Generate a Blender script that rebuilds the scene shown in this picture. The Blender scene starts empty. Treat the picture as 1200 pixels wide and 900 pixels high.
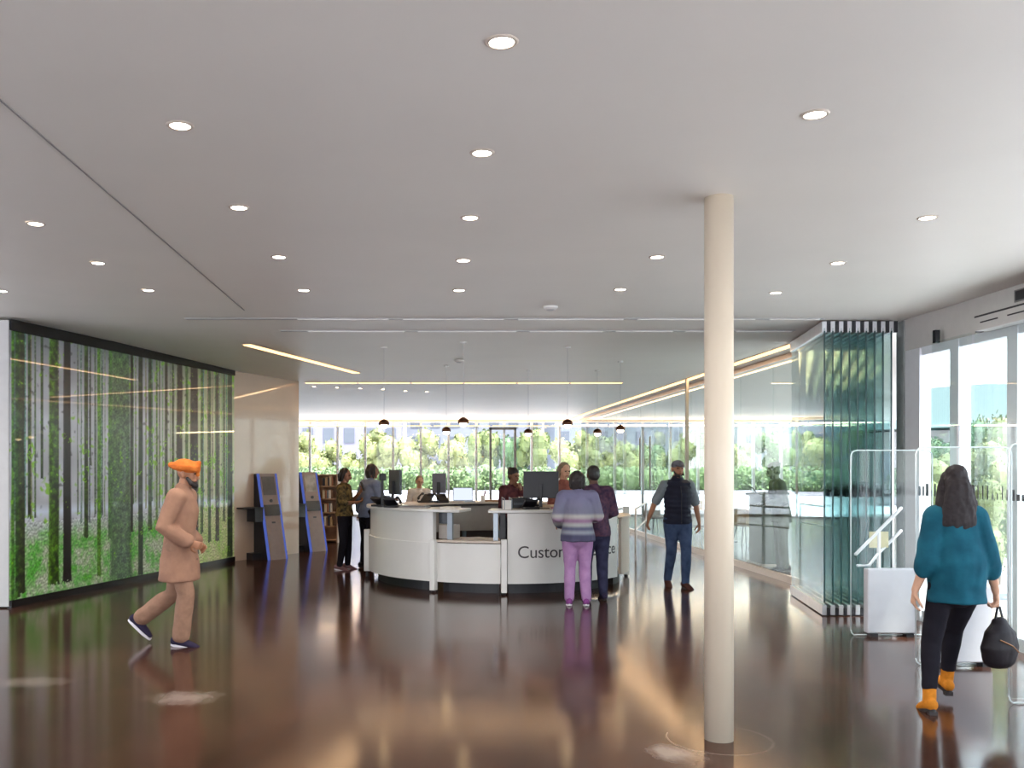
import bpy, math, random
from mathutils import Vector, Matrix, noise as mnoise
random.seed(7)
SC = bpy.context.scene
COL = SC.collection
PI = math.pi
F = 1080.0            # focal length in photo pixels (frame 1200 x 900)
PX, PY = 500.0, 548.0 # principal point / horizon
EYE = 1.65

def at(px, Y, z=0.0):                 # place standing at depth Y, seen in column px
    return Vector(((px - PX) * Y / F, Y, z))
def zat(py, Y):                       # height of something at depth Y seen at row py
    return EYE - (py - PY) * Y / F
def srgb(r, g, b):
    def f(c):
        c = c / 255.0
        return c / 12.92 if c <= 0.04045 else ((c + 0.055) / 1.055) ** 2.4
    return (f(r), f(g), f(b))
def lerp(a, b, t): return a + (b - a) * t
def clamp(x, a=0.0, b=1.0): return max(a, min(b, x))

# ------------------------------------------------------------------ materials
_M = {}
def _new(name):
    m = bpy.data.materials.new(name); m.use_nodes = True
    return m, m.node_tree.nodes, m.node_tree.links, m.node_tree.nodes['Principled BSDF']
def pbr(name, col, rough=0.5, metal=0.0, var=0.08, scale=12.0, bump=0.0, coat=0.0, spec=0.5, col2=None, coat_rough=0.05):
    """procedural material: base colour broken up by a noise texture, optional bump"""
    if name in _M: return _M[name]
    m, N, L, B = _new(name)
    tc = N.new('ShaderNodeTexCoord')
    no = N.new('ShaderNodeTexNoise'); no.inputs['Scale'].default_value = scale; no.inputs['Detail'].default_value = 4
    L.new(tc.outputs['Object'], no.inputs['Vector'])
    rp = N.new('ShaderNodeValToRGB')
    c2 = col2 if col2 else tuple(c * (1 - var) for c in col)
    c1 = col if col2 else tuple(min(1, c * (1 + var)) for c in col)
    rp.color_ramp.elements[0].position = 0.35; rp.color_ramp.elements[1].position = 0.65
    rp.color_ramp.elements[0].color = (*c2, 1); rp.color_ramp.elements[1].color = (*c1, 1)
    L.new(no.outputs['Fac'], rp.inputs['Fac']); L.new(rp.outputs['Color'], B.inputs['Base Color'])
    B.inputs['Roughness'].default_value = rough; B.inputs['Metallic'].default_value = metal
    B.inputs['Specular IOR Level'].default_value = spec
    B.inputs['Coat Weight'].default_value = coat; B.inputs['Coat Roughness'].default_value = coat_rough
    if bump:
        bp = N.new('ShaderNodeBump'); bp.inputs['Strength'].default_value = bump; bp.inputs['Distance'].default_value = 0.01
        L.new(no.outputs['Fac'], bp.inputs['Height']); L.new(bp.outputs['Normal'], B.inputs['Normal'])
    _M[name] = m
    return m
def glow(name, col, strength):
    if name in _M: return _M[name]
    m, N, L, B = _new(name)
    e = N.new('ShaderNodeEmission'); e.inputs['Color'].default_value = (*col, 1); e.inputs['Strength'].default_value = strength
    L.new(e.outputs[0], N['Material Output'].inputs['Surface']); _M[name] = m
    return m
def glass(name, tint, refl=0.9, rough=0.0, ior=1.5):
    """thin pane: tinted see-through plus mirror reflection by Fresnel"""
    if name in _M: return _M[name]
    m, N, L, B = _new(name)
    t = N.new('ShaderNodeBsdfTransparent'); t.inputs['Color'].default_value = (*tint, 1)
    g = N.new('ShaderNodeBsdfGlossy'); g.inputs['Roughness'].default_value = rough; g.inputs['Color'].default_value = (refl, refl, refl, 1)
    f0 = ((ior - 1) / (ior + 1)) ** 2
    lw = N.new('ShaderNodeLayerWeight'); lw.inputs['Blend'].default_value = 0.5
    pw = N.new('ShaderNodeMath'); pw.operation = 'POWER'; pw.inputs[1].default_value = 5.0; L.new(lw.outputs['Facing'], pw.inputs[0])
    ma = N.new('ShaderNodeMath'); ma.operation = 'MULTIPLY_ADD'; ma.inputs[1].default_value = 1 - f0; ma.inputs[2].default_value = f0; L.new(pw.outputs[0], ma.inputs[0])
    mx = N.new('ShaderNodeMixShader')
    L.new(ma.outputs[0], mx.inputs[0]); L.new(t.outputs[0], mx.inputs[1]); L.new(g.outputs[0], mx.inputs[2])
    L.new(mx.outputs[0], N['Material Output'].inputs['Surface']); _M[name] = m
    return m

# ------------------------------------------------------------------ mesh builder
class MB:
    def __init__(s): s.v = []; s.f = []
    def add(s, vs, fs):
        o = len(s.v); s.v += [tuple(v) for v in vs]; s.f += [tuple(i + o for i in f) for f in fs]; return s
    def box(s, c, d, rz=0.0, M=None):
        x, y, z = d[0] / 2, d[1] / 2, d[2] / 2
        R = M if M else Matrix.Rotation(rz, 3, 'Z'); c = Vector(c)
        vs = [c + R @ Vector(p) for p in ((-x,-y,-z),(x,-y,-z),(x,y,-z),(-x,y,-z),(-x,-y,z),(x,-y,z),(x,y,z),(-x,y,z))]
        return s.add(vs, [(0,3,2,1),(4,5,6,7),(0,1,5,4),(1,2,6,5),(2,3,7,6),(3,0,4,7)])
    def prism(s, poly, z0, z1):           # poly counter-clockwise in plan
        n = len(poly)
        vs = [(p[0], p[1], z0) for p in poly] + [(p[0], p[1], z1) for p in poly]
        fs = [tuple(range(n))[::-1], tuple(range(n, 2 * n))] + [(i, (i + 1) % n, n + (i + 1) % n, n + i) for i in range(n)]
        return s.add(vs, fs)
    def chain(s, pts, radii, side=(1, 0, 0), n=12, caps=True, cap0=True):
        """a limb: elliptical rings along pts, radii = r or (r along side, r across)"""
        pts = [Vector(p) for p in pts]
        rr = [(r, r) if not isinstance(r, (tuple, list)) else tuple(r) for r in radii]
        if caps:
            d0 = (pts[0] - pts[1]).normalized(); d1 = (pts[-1] - pts[-2]).normalized()
            m0, m1 = min(rr[0]), min(rr[-1])
            p0 = [(pts[0] + d0 * m0 * k, (rr[0][0] * q, rr[0][1] * q)) for k, q in ((0.92, 0.38), (0.7, 0.72), (0.38, 0.93))]
            p1 = [(pts[-1] + d1 * m1 * k, (rr[-1][0] * q, rr[-1][1] * q)) for k, q in ((0.38, 0.93), (0.7, 0.72), (0.92, 0.38))]
            if not cap0: p0 = []
            pts = [p for p, _ in p0] + pts + [p for p, _ in p1]; rr = [q for _, q in p0] + rr + [q for _, q in p1]
        side = Vector(side); vs = []; fs = []
        for i, p in enumerate(pts):
            a = pts[max(0, i - 1)]; b = pts[min(len(pts) - 1, i + 1)]
            d = (b - a).normalized()
            A = side - d * side.dot(d)
            if A.length < 1e-4: A = Vector((0, 1, 0)) - d * d.y
            A.normalize(); B = d.cross(A)
            for k in range(n):
                t = 2 * PI * k / n
                vs.append(p + A * (math.cos(t) * rr[i][0]) + B * (math.sin(t) * rr[i][1]))
        for i in range(len(pts) - 1):
            for k in range(n):
                k2 = (k + 1) % n
                fs.append((i*n+k, i*n+k2, (i+1)*n+k2, (i+1)*n+k))
        fs.append(tuple(range(n))[::-1]); fs.append(tuple((len(pts)-1)*n + k for k in range(n)))
        return s.add(vs, fs)
    def ball(s, c, r, n=16, m=10, M=None):
        if not isinstance(r, (tuple, list)): r = (r, r, r)
        c = Vector(c); R = M if M else Matrix.Identity(3); vs = [c + R @ Vector((0, 0, -r[2]))]; fs = []
        for j in range(1, m):
            ph = -PI / 2 + PI * j / m
            for k in range(n):
                t = 2 * PI * k / n
                vs.append(c + R @ Vector((r[0]*math.cos(ph)*math.cos(t), r[1]*math.cos(ph)*math.sin(t), r[2]*math.sin(ph))))
        vs.append(c + R @ Vector((0, 0, r[2])))
        for k in range(n): fs.append((0, 1 + (k + 1) % n, 1 + k))
        for j in range(m - 2):
            for k in range(n):
                k2 = (k + 1) % n; a = 1 + j * n; fs.append((a + k, a + k2, a + n + k2, a + n + k))
        a = 1 + (m - 2) * n
        for k in range(n): fs.append((a + k, a + (k + 1) % n, len(vs) - 1))
        return s.add(vs, fs)
    def lathe(s, prof, c=(0, 0, 0), n=24, cap=True):     # prof: (r, z) from bottom to top
        vs = []; fs = []
        for r, z in prof:
            for k in range(n):
                t = 2 * PI * k / n; vs.append((c[0] + r * math.cos(t), c[1] + r * math.sin(t), c[2] + z))
        for i in range(len(prof) - 1):
            for k in range(n):
                k2 = (k + 1) % n; fs.append((i*n+k, i*n+k2, (i+1)*n+k2, (i+1)*n+k))
        if cap: fs.append(tuple(range(n))[::-1]); fs.append(tuple((len(prof)-1)*n + k for k in range(n)))
        return s.add(vs, fs)
    def arc(s, a0, a1, r0, r1, z0, z1, n=None):
        """block between two radii; angle 0 looks at the camera (-Y), growing towards +X; degrees"""
        n = n or max(2, int(abs(a1 - a0) / 3)); vs = []; fs = []
        for i in range(n + 1):
            a = math.radians(lerp(a0, a1, i / n)); sx, cy = math.sin(a), -math.cos(a)
            for r, z in ((r0, z0), (r1, z0), (r1, z1), (r0, z1)): vs.append((r * sx, r * cy, z))
        for i in range(n):
            o = 4 * i
            for k in range(4): fs.append((o + k, o + 4 + k, o + 4 + (k + 1) % 4, o + (k + 1) % 4))
        fs.append((0, 1, 2, 3)); fs.append((4*n+3, 4*n+2, 4*n+1, 4*n))
        return s.add(vs, fs)
    def mesh(s, name):
        me = bpy.data.meshes.new(name); me.from_pydata(s.v, [], s.f); me.validate(); me.update(); return me
    def build(s, name, mat, parent=None, smooth=False, bevel=0.0, seg=2, loc=None, rz=None):
        me = s.mesh(name)
        import bmesh
        bm = bmesh.new(); bm.from_mesh(me); bmesh.ops.recalc_face_normals(bm, faces=bm.faces); bm.to_mesh(me); bm.free()
        if mat: me.materials.append(mat)
        if smooth: me.polygons.foreach_set('use_smooth', [True] * len(me.polygons))
        o = bpy.data.objects.new(name, me); COL.objects.link(o)
        if parent: o.parent = parent
        if loc is not None: o.location = loc
        if rz is not None: o.rotation_euler = (0, 0, rz)
        if bevel:
            b = o.modifiers.new('bevel', 'BEVEL'); b.width = bevel; b.segments = seg; b.limit_method = 'ANGLE'; b.angle_limit = 0.6
        return o

def tag(o, label, cat, group=None, kind=None):
    o['label'] = label; o['category'] = cat
    if group: o['group'] = group
    if kind: o['kind'] = kind
    return o
def thing(name, label, cat, loc=(0, 0, 0), rz=0.0, group=None):
    o = bpy.data.objects.new(name, None); COL.objects.link(o); o.location = loc; o.rotation_euler = (0, 0, rz)
    o.empty_display_size = 0.1
    return tag(o, label, cat, group)
def structure(o): o['kind'] = 'structure'; return o
def copy_tree(o, parent=None):
    c = o.copy(); COL.objects.link(c)
    if parent: c.parent = parent
    for ch in [x for x in bpy.data.objects if x.parent == o]: copy_tree(ch, c)
    return c
# ------------------------------------------------------------------ shared materials
white_paint = pbr('white_paint', srgb(232, 229, 224), 0.45, var=0.02, scale=3)
ceiling_mat = pbr('ceiling_plaster', srgb(243, 239, 230), 0.46, var=0.012, scale=1.2, spec=0.3)
grey_paint = pbr('grey_paint', srgb(196, 195, 193), 0.5, var=0.02)
dark_gap = pbr('dark_gap', srgb(60, 58, 58), 0.7)
black_gloss = pbr('black_gloss', srgb(22, 21, 24), 0.25, var=0.1)
black_plastic = pbr('black_plastic', srgb(28, 28, 33), 0.45, var=0.1)
dark_plastic = pbr('dark_plastic', srgb(56, 62, 70), 0.35, var=0.1)
steel = pbr('steel', srgb(150, 158, 165), 0.35, metal=0.6, var=0.05)
aluminium = pbr('aluminium', srgb(215, 216, 218), 0.3, metal=0.75, var=0.04)
beige_panel = pbr('beige_panel', srgb(186, 163, 143), 0.3, var=0.03, scale=2, coat=0.8, coat_rough=0.04)
laminate = pbr('white_laminate', srgb(226, 224, 219), 0.3, var=0.015, scale=4, coat=0.2)
beige_lam = pbr('beige_laminate', srgb(206, 192, 178), 0.35, var=0.02, scale=4)
oak = pbr('oak', srgb(178, 140, 108), 0.45, var=0.15, scale=6)

# ------------------------------------------------------------------ ceiling height (rises a little towards the mural)
def ceil_z(X, Y):
    r = 0.13 * clamp((-1.9 - X) / 3.0, 0, 1.1)
    return 3.29 + r * (1 - clamp((Y - 18.5) / 5.0))

# floor: polished dark concrete
def floor_material():
    m, N, L, B = _new('polished_concrete')
    tc = N.new('ShaderNodeTexCoord')
    mp = N.new('ShaderNodeMapping'); L.new(tc.outputs['Object'], mp.inputs['Vector'])
    mp.inputs['Scale'].default_value = (1.0, 0.55, 1)
    n1 = N.new('ShaderNodeTexNoise'); n1.inputs['Scale'].default_value = 1.1; n1.inputs['Detail'].default_value = 8; n1.inputs['Roughness'].default_value = 0.62; n1.inputs['Distortion'].default_value = 0.6
    n2 = N.new('ShaderNodeTexNoise'); n2.inputs['Scale'].default_value = 9; n2.inputs['Detail'].default_value = 6; n2.inputs['Roughness'].default_value = 0.7
    L.new(mp.outputs[0], n1.inputs['Vector']); L.new(mp.outputs[0], n2.inputs['Vector'])
    r1 = N.new('ShaderNodeValToRGB'); e = r1.color_ramp.elements
    e[0].position = 0.3; e[0].color = (*srgb(50, 31, 25), 1); e[1].position = 0.72; e[1].color = (*srgb(86, 55, 41), 1)
    L.new(n1.outputs['Fac'], r1.inputs['Fac'])
    mx = N.new('ShaderNodeMix'); mx.data_type = 'RGBA'; mx.blend_type = 'MULTIPLY'; mx.inputs['Factor'].default_value = 0.45
    r2 = N.new('ShaderNodeValToRGB'); r2.color_ramp.elements[0].position = 0.3; r2.color_ramp.elements[0].color = (0.6, 0.6, 0.6, 1); r2.color_ramp.elements[1].position = 0.7
    L.new(n2.outputs['Fac'], r2.inputs['Fac'])
    L.new(r1.outputs[0], mx.inputs[6]); L.new(r2.outputs[0], mx.inputs[7])
    cur = mx.outputs[2]
    def sub(c):
        s = N.new('ShaderNodeVectorMath'); s.operation = 'SUBTRACT'; L.new(tc.outputs['Object'], s.inputs[0]); s.inputs[1].default_value = c
        return s
    def lighten(fac, col, cur):
        k = N.new('ShaderNodeMix'); k.data_type = 'RGBA'; L.new(fac, k.inputs['Factor']); L.new(cur, k.inputs[6]); k.inputs[7].default_value = (*col, 1)
        return k.outputs[2]
    def mathn(op, a, b):
        k = N.new('ShaderNodeMath'); k.operation = op; k.use_clamp = False
        for i, q in enumerate((a, b)):
            if q is None: continue
            if isinstance(q, (int, float)): k.inputs[i].default_value = q
            else: L.new(q, k.inputs[i])
        return k.outputs[0]
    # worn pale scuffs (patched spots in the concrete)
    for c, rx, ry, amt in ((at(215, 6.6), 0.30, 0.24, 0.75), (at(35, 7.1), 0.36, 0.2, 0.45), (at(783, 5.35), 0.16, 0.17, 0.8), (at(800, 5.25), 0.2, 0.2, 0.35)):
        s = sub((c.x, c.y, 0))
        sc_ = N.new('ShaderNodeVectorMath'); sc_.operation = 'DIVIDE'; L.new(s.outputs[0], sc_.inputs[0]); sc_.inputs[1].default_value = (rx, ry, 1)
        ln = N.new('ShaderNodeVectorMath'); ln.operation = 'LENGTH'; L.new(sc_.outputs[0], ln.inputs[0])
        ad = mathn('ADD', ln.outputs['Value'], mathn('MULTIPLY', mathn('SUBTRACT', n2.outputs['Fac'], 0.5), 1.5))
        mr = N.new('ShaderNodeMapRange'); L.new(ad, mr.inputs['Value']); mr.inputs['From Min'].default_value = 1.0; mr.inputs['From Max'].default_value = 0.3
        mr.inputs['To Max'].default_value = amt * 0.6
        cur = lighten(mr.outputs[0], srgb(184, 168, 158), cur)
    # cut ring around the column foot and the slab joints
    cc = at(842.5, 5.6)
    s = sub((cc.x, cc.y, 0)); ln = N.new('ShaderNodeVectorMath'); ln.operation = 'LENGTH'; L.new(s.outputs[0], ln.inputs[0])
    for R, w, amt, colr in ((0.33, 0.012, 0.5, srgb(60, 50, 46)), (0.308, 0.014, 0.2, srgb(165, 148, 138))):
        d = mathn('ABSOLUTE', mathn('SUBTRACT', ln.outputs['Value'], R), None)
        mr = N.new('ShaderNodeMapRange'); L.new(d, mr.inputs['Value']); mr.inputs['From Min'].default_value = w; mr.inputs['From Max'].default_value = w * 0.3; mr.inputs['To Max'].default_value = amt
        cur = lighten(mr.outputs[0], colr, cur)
    sp = N.new('ShaderNodeSeparateXYZ'); L.new(tc.outputs['Object'], sp.inputs[0])
    for ax, v in (('Y', 6.72), ('X', -1.9), ('Y', 13.9)):
        d = mathn('ABSOLUTE', mathn('SUBTRACT', sp.outputs[ax], v), None)
        mr = N.new('ShaderNodeMapRange'); L.new(d, mr.inputs['Value']); mr.inputs['From Min'].default_value = 0.006; mr.inputs['From Max'].default_value = 0.003; mr.inputs['To Max'].default_value = 0.5
        cur = lighten(mr.outputs[0], srgb(30, 24, 22), cur)
    L.new(cur, B.inputs['Base Color'])
    rr = N.new('ShaderNodeMapRange'); L.new(n1.outputs['Fac'], rr.inputs['Value']); rr.inputs['To Min'].default_value = 0.10; rr.inputs['To Max'].default_value = 0.18
    L.new(rr.outputs[0], B.inputs['Roughness'])
    B.inputs['Specular IOR Level'].default_value = 0.3
    bp = N.new('ShaderNodeBump'); bp.inputs['Strength'].default_value = 0.03; bp.inputs['Distance'].default_value = 0.02
    L.new(n1.outputs['Fac'], bp.inputs['Height']); L.new(bp.outputs['Normal'], B.inputs['Normal'])
    return m

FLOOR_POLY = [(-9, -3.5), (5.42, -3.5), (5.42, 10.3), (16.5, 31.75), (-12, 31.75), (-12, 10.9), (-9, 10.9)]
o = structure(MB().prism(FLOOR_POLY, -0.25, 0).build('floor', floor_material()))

def ceiling():
    mb = MB(); xs = [-12, -9, -5.2, -4.5, -3.5, -2.6, -1.9, 0, 2.5, 5.42]; ys = [-3.5, 0, 5, 10.3, 14, 18.5, 21, 24, 31.9]
    idx = {}
    for j, y in enumerate(ys):
        for i, x in enumerate(xs):
            idx[i, j] = len(mb.v); mb.v.append((x, y, ceil_z(x, y)))
    keep = [(i, j) for j in range(len(ys) - 1) for i in range(len(xs) - 1) if not (ys[j] < 10.3 and xs[i] < -9)]
    top = {}
    for i, j in keep:
        q = [idx[i, j], idx[i, j+1], idx[i+1, j+1], idx[i+1, j]]; mb.f.append(tuple(q))
        for v in q:
            if v not in top: top[v] = len(mb.v); x, y, z = mb.v[v]; mb.v.append((x, y, 3.9))
        mb.f.append(tuple(top[v] for v in q[::-1]))
    ks = set(keep)
    for i, j in keep:
        for di, dj, a, b in ((-1, 0, (i, j), (i, j+1)), (1, 0, (i+1, j), (i+1, j+1)), (0, -1, (i, j), (i+1, j)), (0, 1, (i, j+1), (i+1, j+1))):
            if (i + di, j + dj) not in ks: mb.f.append((idx[a], idx[b], top[idx[b]], top[idx[a]]))
    mb.prism([(5.42, 10.3), (16.5, 31.9), (5.42, 31.9)], 3.29, 3.9)
    return structure(mb.build('ceiling', ceiling_mat))
ceiling()
# shadow gap in the ceiling where the raised left part begins
structure(MB().box((-1.9, 4.8, 3.288), (0.010, 9.6, 0.005)).build('trim_1', pbr('joint_grey', srgb(150, 148, 144), 0.6)))

# column
cc = at(842.5, 5.6)
structure(MB().lathe([(0.086, 0), (0.086, ceil_z(2, 5.6))], n=40).build('column', pbr('column_paint', srgb(224, 210, 188), 0.4, var=0.01, scale=2), smooth=False, loc=(cc.x, cc.y, 0)))
bpy.data.objects['column'].data.polygons.foreach_set('use_smooth', [len(p.vertices) == 4 for p in bpy.data.objects['column'].data.polygons])

# left: pier beside the mural, outer wall
structure(MB().box((-8.45, 10.95, 1.7), (7.1, 0.3, 3.36)).build('wall_left', grey_paint))
structure(MB().prism([(-3.42, 16.22), (-2.47, 17.8), (-3.3, 18.4), (-4.6, 16.75)], 0, 3.5).build('wall_beige', beige_panel))
structure(MB().box((-11.9, 21.5, 1.8), (0.2, 20.5, 3.6)).build('wall_rear_left', white_paint))

structure(MB().box((-9.1, 0.5, 1.75), (0.2, 8.0, 3.34)).build('wall_unseen_left', pbr('wall_taupe', srgb(128, 120, 114), 0.5)))  # unseen wall added to darken the ceiling and floor on the left
# ------------------------------------------------------------------ forest mural
def mural():
    p0 = Vector((-4.93, 10.83, 0)); p1 = Vector((-3.42, 16.2, 0)); d = (p1 - p0); Lm = d.length; a = math.atan2(d.y, d.x)
    root = thing('forest_mural', 'tall glossy photo mural of mossy forest trunks on the wall', 'mural', p0, a)
    z0, z1 = 0.09, 3.26
    nu, nv = 340, 330
    def u_of(px): return clamp(((px - 500) * 10.83 + 1080 * 4.93) / (1080 * 1.51 - 5.37 * (px - 500)), -0.05, 1.05)
    T = []   # trunks: px centre, px width, colour, mossiness, foot v, alpha
    for px, w, c, moss, v0 in ((12, 4, (58, 92, 52), .7, -.1), (17, 5, (40, 62, 40), .5, 0), (22, 7, (48, 50, 40), .35, .02), (31, 3.5, (46, 58, 42), .5, .3), (46, 3, (50, 60, 48), .4, .45), (60, 11, (48, 62, 26), .75, .03),
        (75.5, 8.5, (38, 28, 36), .05, .03), (98, 4.5, (48, 56, 36), .4, .2), (103, 2, (70, 72, 66), .1, .5), (113, 4, (84, 112, 62), .7, .03), (126.5, 5, (72, 96, 72), .5, .18), (139, 22, (84, 98, 86), .3, .0), (151.5, 3, (36, 38, 34), .1, .2),
        (162, 5, (40, 46, 34), .3, 0), (173, 4, (46, 56, 36), .4, .2), (181, 2.5, (96, 108, 80), .4, .22), (192, 3.5, (66, 62, 52), .2, .2), (200, 3, (74, 74, 60), .3, .25), (208, 6.5, (62, 50, 42), .1, .1), (216, 3, (80, 92, 64), .4, .3), (225, 9, (58, 48, 44), .1, .05),
        (234, 3, (70, 78, 54), .5, .15), (243, 3, (60, 66, 48), .4, .1), (252, 4, (72, 66, 56), .2, .1), (260, 2.5, (88, 92, 76), .3, .2), (267, 5.5, (46, 50, 40), .3, .0), (88, 1.6, (88, 92, 86), .2, .3), (184, 1.5, (90, 92, 80), .2, .3), (38, 1.5, (88, 96, 88), .3, .3)):
        u = u_of(px); u_l, u_r = u_of(px - w / 2), u_of(px + w / 2)
        T.append((u, (u_r - u_l) / 2, c, moss, v0))
    rnd = random.Random(3)
    for _ in range(46):    # thin far saplings
        u = rnd.random(); T.insert(0, (u, rnd.uniform(.0012, .004), tuple(int(k * rnd.uniform(.75, 1.15)) for k in (112, 118, 110)), rnd.uniform(0, .5), rnd.uniform(.26, .34)))
    vs = []; cols = []
    for j in range(nv + 1):
        v = j / nv
        for i in range(nu + 1):
            u = i / nu; vs.append((u * Lm, -0.04, lerp(z0, z1, v)))
            P = Vector((u * 7.0, v * 4.0, 0))
            n_a = mnoise.noise(P * 3.1 + Vector((3, 1, 0))); n_b = mnoise.noise(P * 11 + Vector((9, 4, 2))); n_c = mnoise.noise(P * 31)
            bg = [160 + 18 * n_a, 162 + 18 * n_a, 168 + 20 * n_a]
            if u > .52: k = clamp((u - .52) / .25); bg = [bg[0] + 8 * k, bg[1] + 10 * k, bg[2] - 22 * k]
            if v > .75: k = (v - .75) / .25 * .25; bg = [b * (1 - k) for b in bg]
            g = n_a * .55 + n_b * .6 + (.12 if .3 < v < .62 else -.02) + (.1 if u > .5 else 0)      # leaves on the undergrowth twigs
            if g > .3: k = clamp((g - .3) * 5) * .8; bg = [lerp(bg[0], 118, k), lerp(bg[1], 158, k), lerp(bg[2], 72, k)]
            if n_b < -.42 : k = clamp((-.42 - n_b) * 5) * .6; bg = [lerp(b, 72, k) for b in bg]
            if v < .36:
                if v > .285: k = clamp(1 - abs(v - .32) / .035); bg = [lerp(bg[0], 176, k), lerp(bg[1], 184, k), lerp(bg[2], 196, k)]
                else:
                    k = clamp((.285 - v) / .09); m = clamp(.5 + n_a * 1.0 + n_b * .8)
                    gr = [lerp(150, 92, m), lerp(156, 146, m), lerp(140, 76, m)]
                    if u > .6: q = clamp((u - .6) / .2) * .6; gr = [lerp(gr[0], 176, q), lerp(gr[1], 172, q), lerp(gr[2], 130, q)]
                    bg = [lerp(bg[q], gr[q], k) for q in range(3)]
                    s = 1 + .35 * n_c; bg = [b * s for b in bg]
            c = bg
            for (tu, tw, tc_, moss, v0) in T:
                uu = u + .0016 * mnoise.noise(Vector((tu * 50, v * 4, 0)))
                dd = abs(uu - tu); w = tw * (1.12 - .22 * v)
                if v < v0 + .04: w *= 1 + (v0 + .04 - v) * 3
                if dd < w * 1.15 and v > v0 + .01 * n_c:
                    e = clamp((w * 1.15 - dd) / (w * .3)); x = (uu - tu) / max(w, 1e-5)
                    b = 1 + .35 * n_c + .25 * n_b
                    mm = moss * clamp(.55 + .9 * n_b + .5 * mnoise.noise(Vector((tu * 30, v * 9, 5))) - .3 * x)
                    q = [lerp(tc_[0], 92, mm) * b, lerp(tc_[1], 126, mm) * b, lerp(tc_[2], 58, mm) * b]
                    c = [lerp(c[k], q[k], e) for k in range(3)]
            if g > .46 and n_c > .1: c = [lerp(c[0], 126, .7), lerp(c[1], 170, .7), lerp(c[2], 58, .7)]   # leaves in front
            cols.append((*srgb(*[clamp(118 + (k - 122) * 1.32, 5, 250) for k in c]), 1.0))
    fs = [(j*(nu+1)+i, j*(nu+1)+i+1, (j+1)*(nu+1)+i+1, (j+1)*(nu+1)+i) for j in range(nv) for i in range(nu)]
    # give the sheet a real edge
    me = bpy.data.meshes.new('mural_print'); n0 = len(vs)
    rim = [i for i in range(nu + 1)] + [(j)*(nu+1)+nu for j in range(1, nv+1)] + [nv*(nu+1)+i for i in range(nu-1, -1, -1)] + [j*(nu+1) for j in range(nv-1, 0, -1)]
    for r in rim: vs.append((vs[r][0], -0.005, vs[r][2])); cols.append(cols[r])
    nr = len(rim)
    for k in range(nr): fs.append((rim[(k+1) % nr], rim[k], n0 + k, n0 + (k+1) % nr))
    me.from_pydata(vs, [], fs); me.update()
    ca = me.color_attributes.new('print', 'FLOAT_COLOR', 'POINT'); ca.data.foreach_set('color', [k for c in cols for k in c])
    m, N, L, B = _new('mural_print')
    at_ = N.new('ShaderNodeAttribute'); at_.attribute_name = 'print'
    hs = N.new('ShaderNodeHueSaturation'); hs.inputs['Saturation'].default_value = 1.05; hs.inputs['Value'].default_value = 0.92
    L.new(at_.outputs['Color'], hs.inputs['Color']); L.new(hs.outputs['Color'], B.inputs['Base Color']); B.inputs['Roughness'].default_value = 0.4
    B.inputs['Coat Weight'].default_value = 0.4; B.inputs['Coat Roughness'].default_value = 0.02
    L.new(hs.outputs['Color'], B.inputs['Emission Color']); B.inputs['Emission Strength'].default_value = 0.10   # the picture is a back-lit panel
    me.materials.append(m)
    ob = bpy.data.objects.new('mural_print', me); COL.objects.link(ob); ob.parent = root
    MB().box((Lm / 2, 0.06, 1.7), (Lm, 0.13, 3.36)).build('backing_panel', black_gloss, root)
    MB().box((Lm / 2, -0.03, 0.045), (Lm, 0.06, 0.085)).build('bottom_rail', black_gloss, root)
    MB().box((Lm / 2, -0.03, 3.33), (Lm, 0.06, 0.13)).build('top_rail', black_gloss, root)
mural()
# ------------------------------------------------------------------ ceiling fittings
def on_ceiling(px, py):
    h = 3.3
    for _ in range(4):
        Y = (h - EYE) * F / (PY - py); X = (px - PX) * Y / F; h = ceil_z(X, Y)
    return Vector((X, Y, h))
lamp_face = glow('lamp_face', (1.0, 0.9, 0.78), 9.0)
trim_white = pbr('lamp_trim', srgb(214, 200, 184), 0.35, var=0.02)
SPOTS = [
 (588, 49, 'recessed downlight closest overhead, nearest lamp in the middle row'),
 (565, 179, 'recessed downlight, second from the viewer in the middle row'),
 (551, 255, 'recessed downlight, third from the viewer in the middle row'),
 (543, 305, 'recessed downlight, fourth from the viewer in the middle row'),
 (538, 340, 'recessed downlight, farthest in the middle row above the reception desk'),
 (211, 147, 'recessed downlight, nearest in the row just right of the ceiling joint'),
 (280, 243, 'recessed downlight, second in the row just right of the ceiling joint'),
 (327, 301, 'recessed downlight, third in the row just right of the ceiling joint'),
 (356, 340, 'recessed downlight, farthest in the row just right of the ceiling joint'),
 (42, 262, 'recessed downlight, nearest of those left of the ceiling joint'),
 (115, 308, 'recessed downlight, middle one of those left of the ceiling joint'),
 (174, 340, 'recessed downlight, farthest of those left of the ceiling joint'),
 (2, 341, 'recessed downlight above the pier, cut by the left picture edge'),
 (955, 134, 'recessed downlight in front of the column, largest on the right side'),
 (770, 301, 'recessed downlight just beyond the column top on its left'),
 (727, 339, 'recessed downlight farthest in the row beyond the column, left of it'),
 (1087, 255, 'recessed downlight nearest the glass entrance doors'),
 (982, 308, 'recessed downlight second in the row leading from the entrance doors'),
 (909, 343, 'recessed downlight nearest the folded glass panels, just right of the column')]
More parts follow.
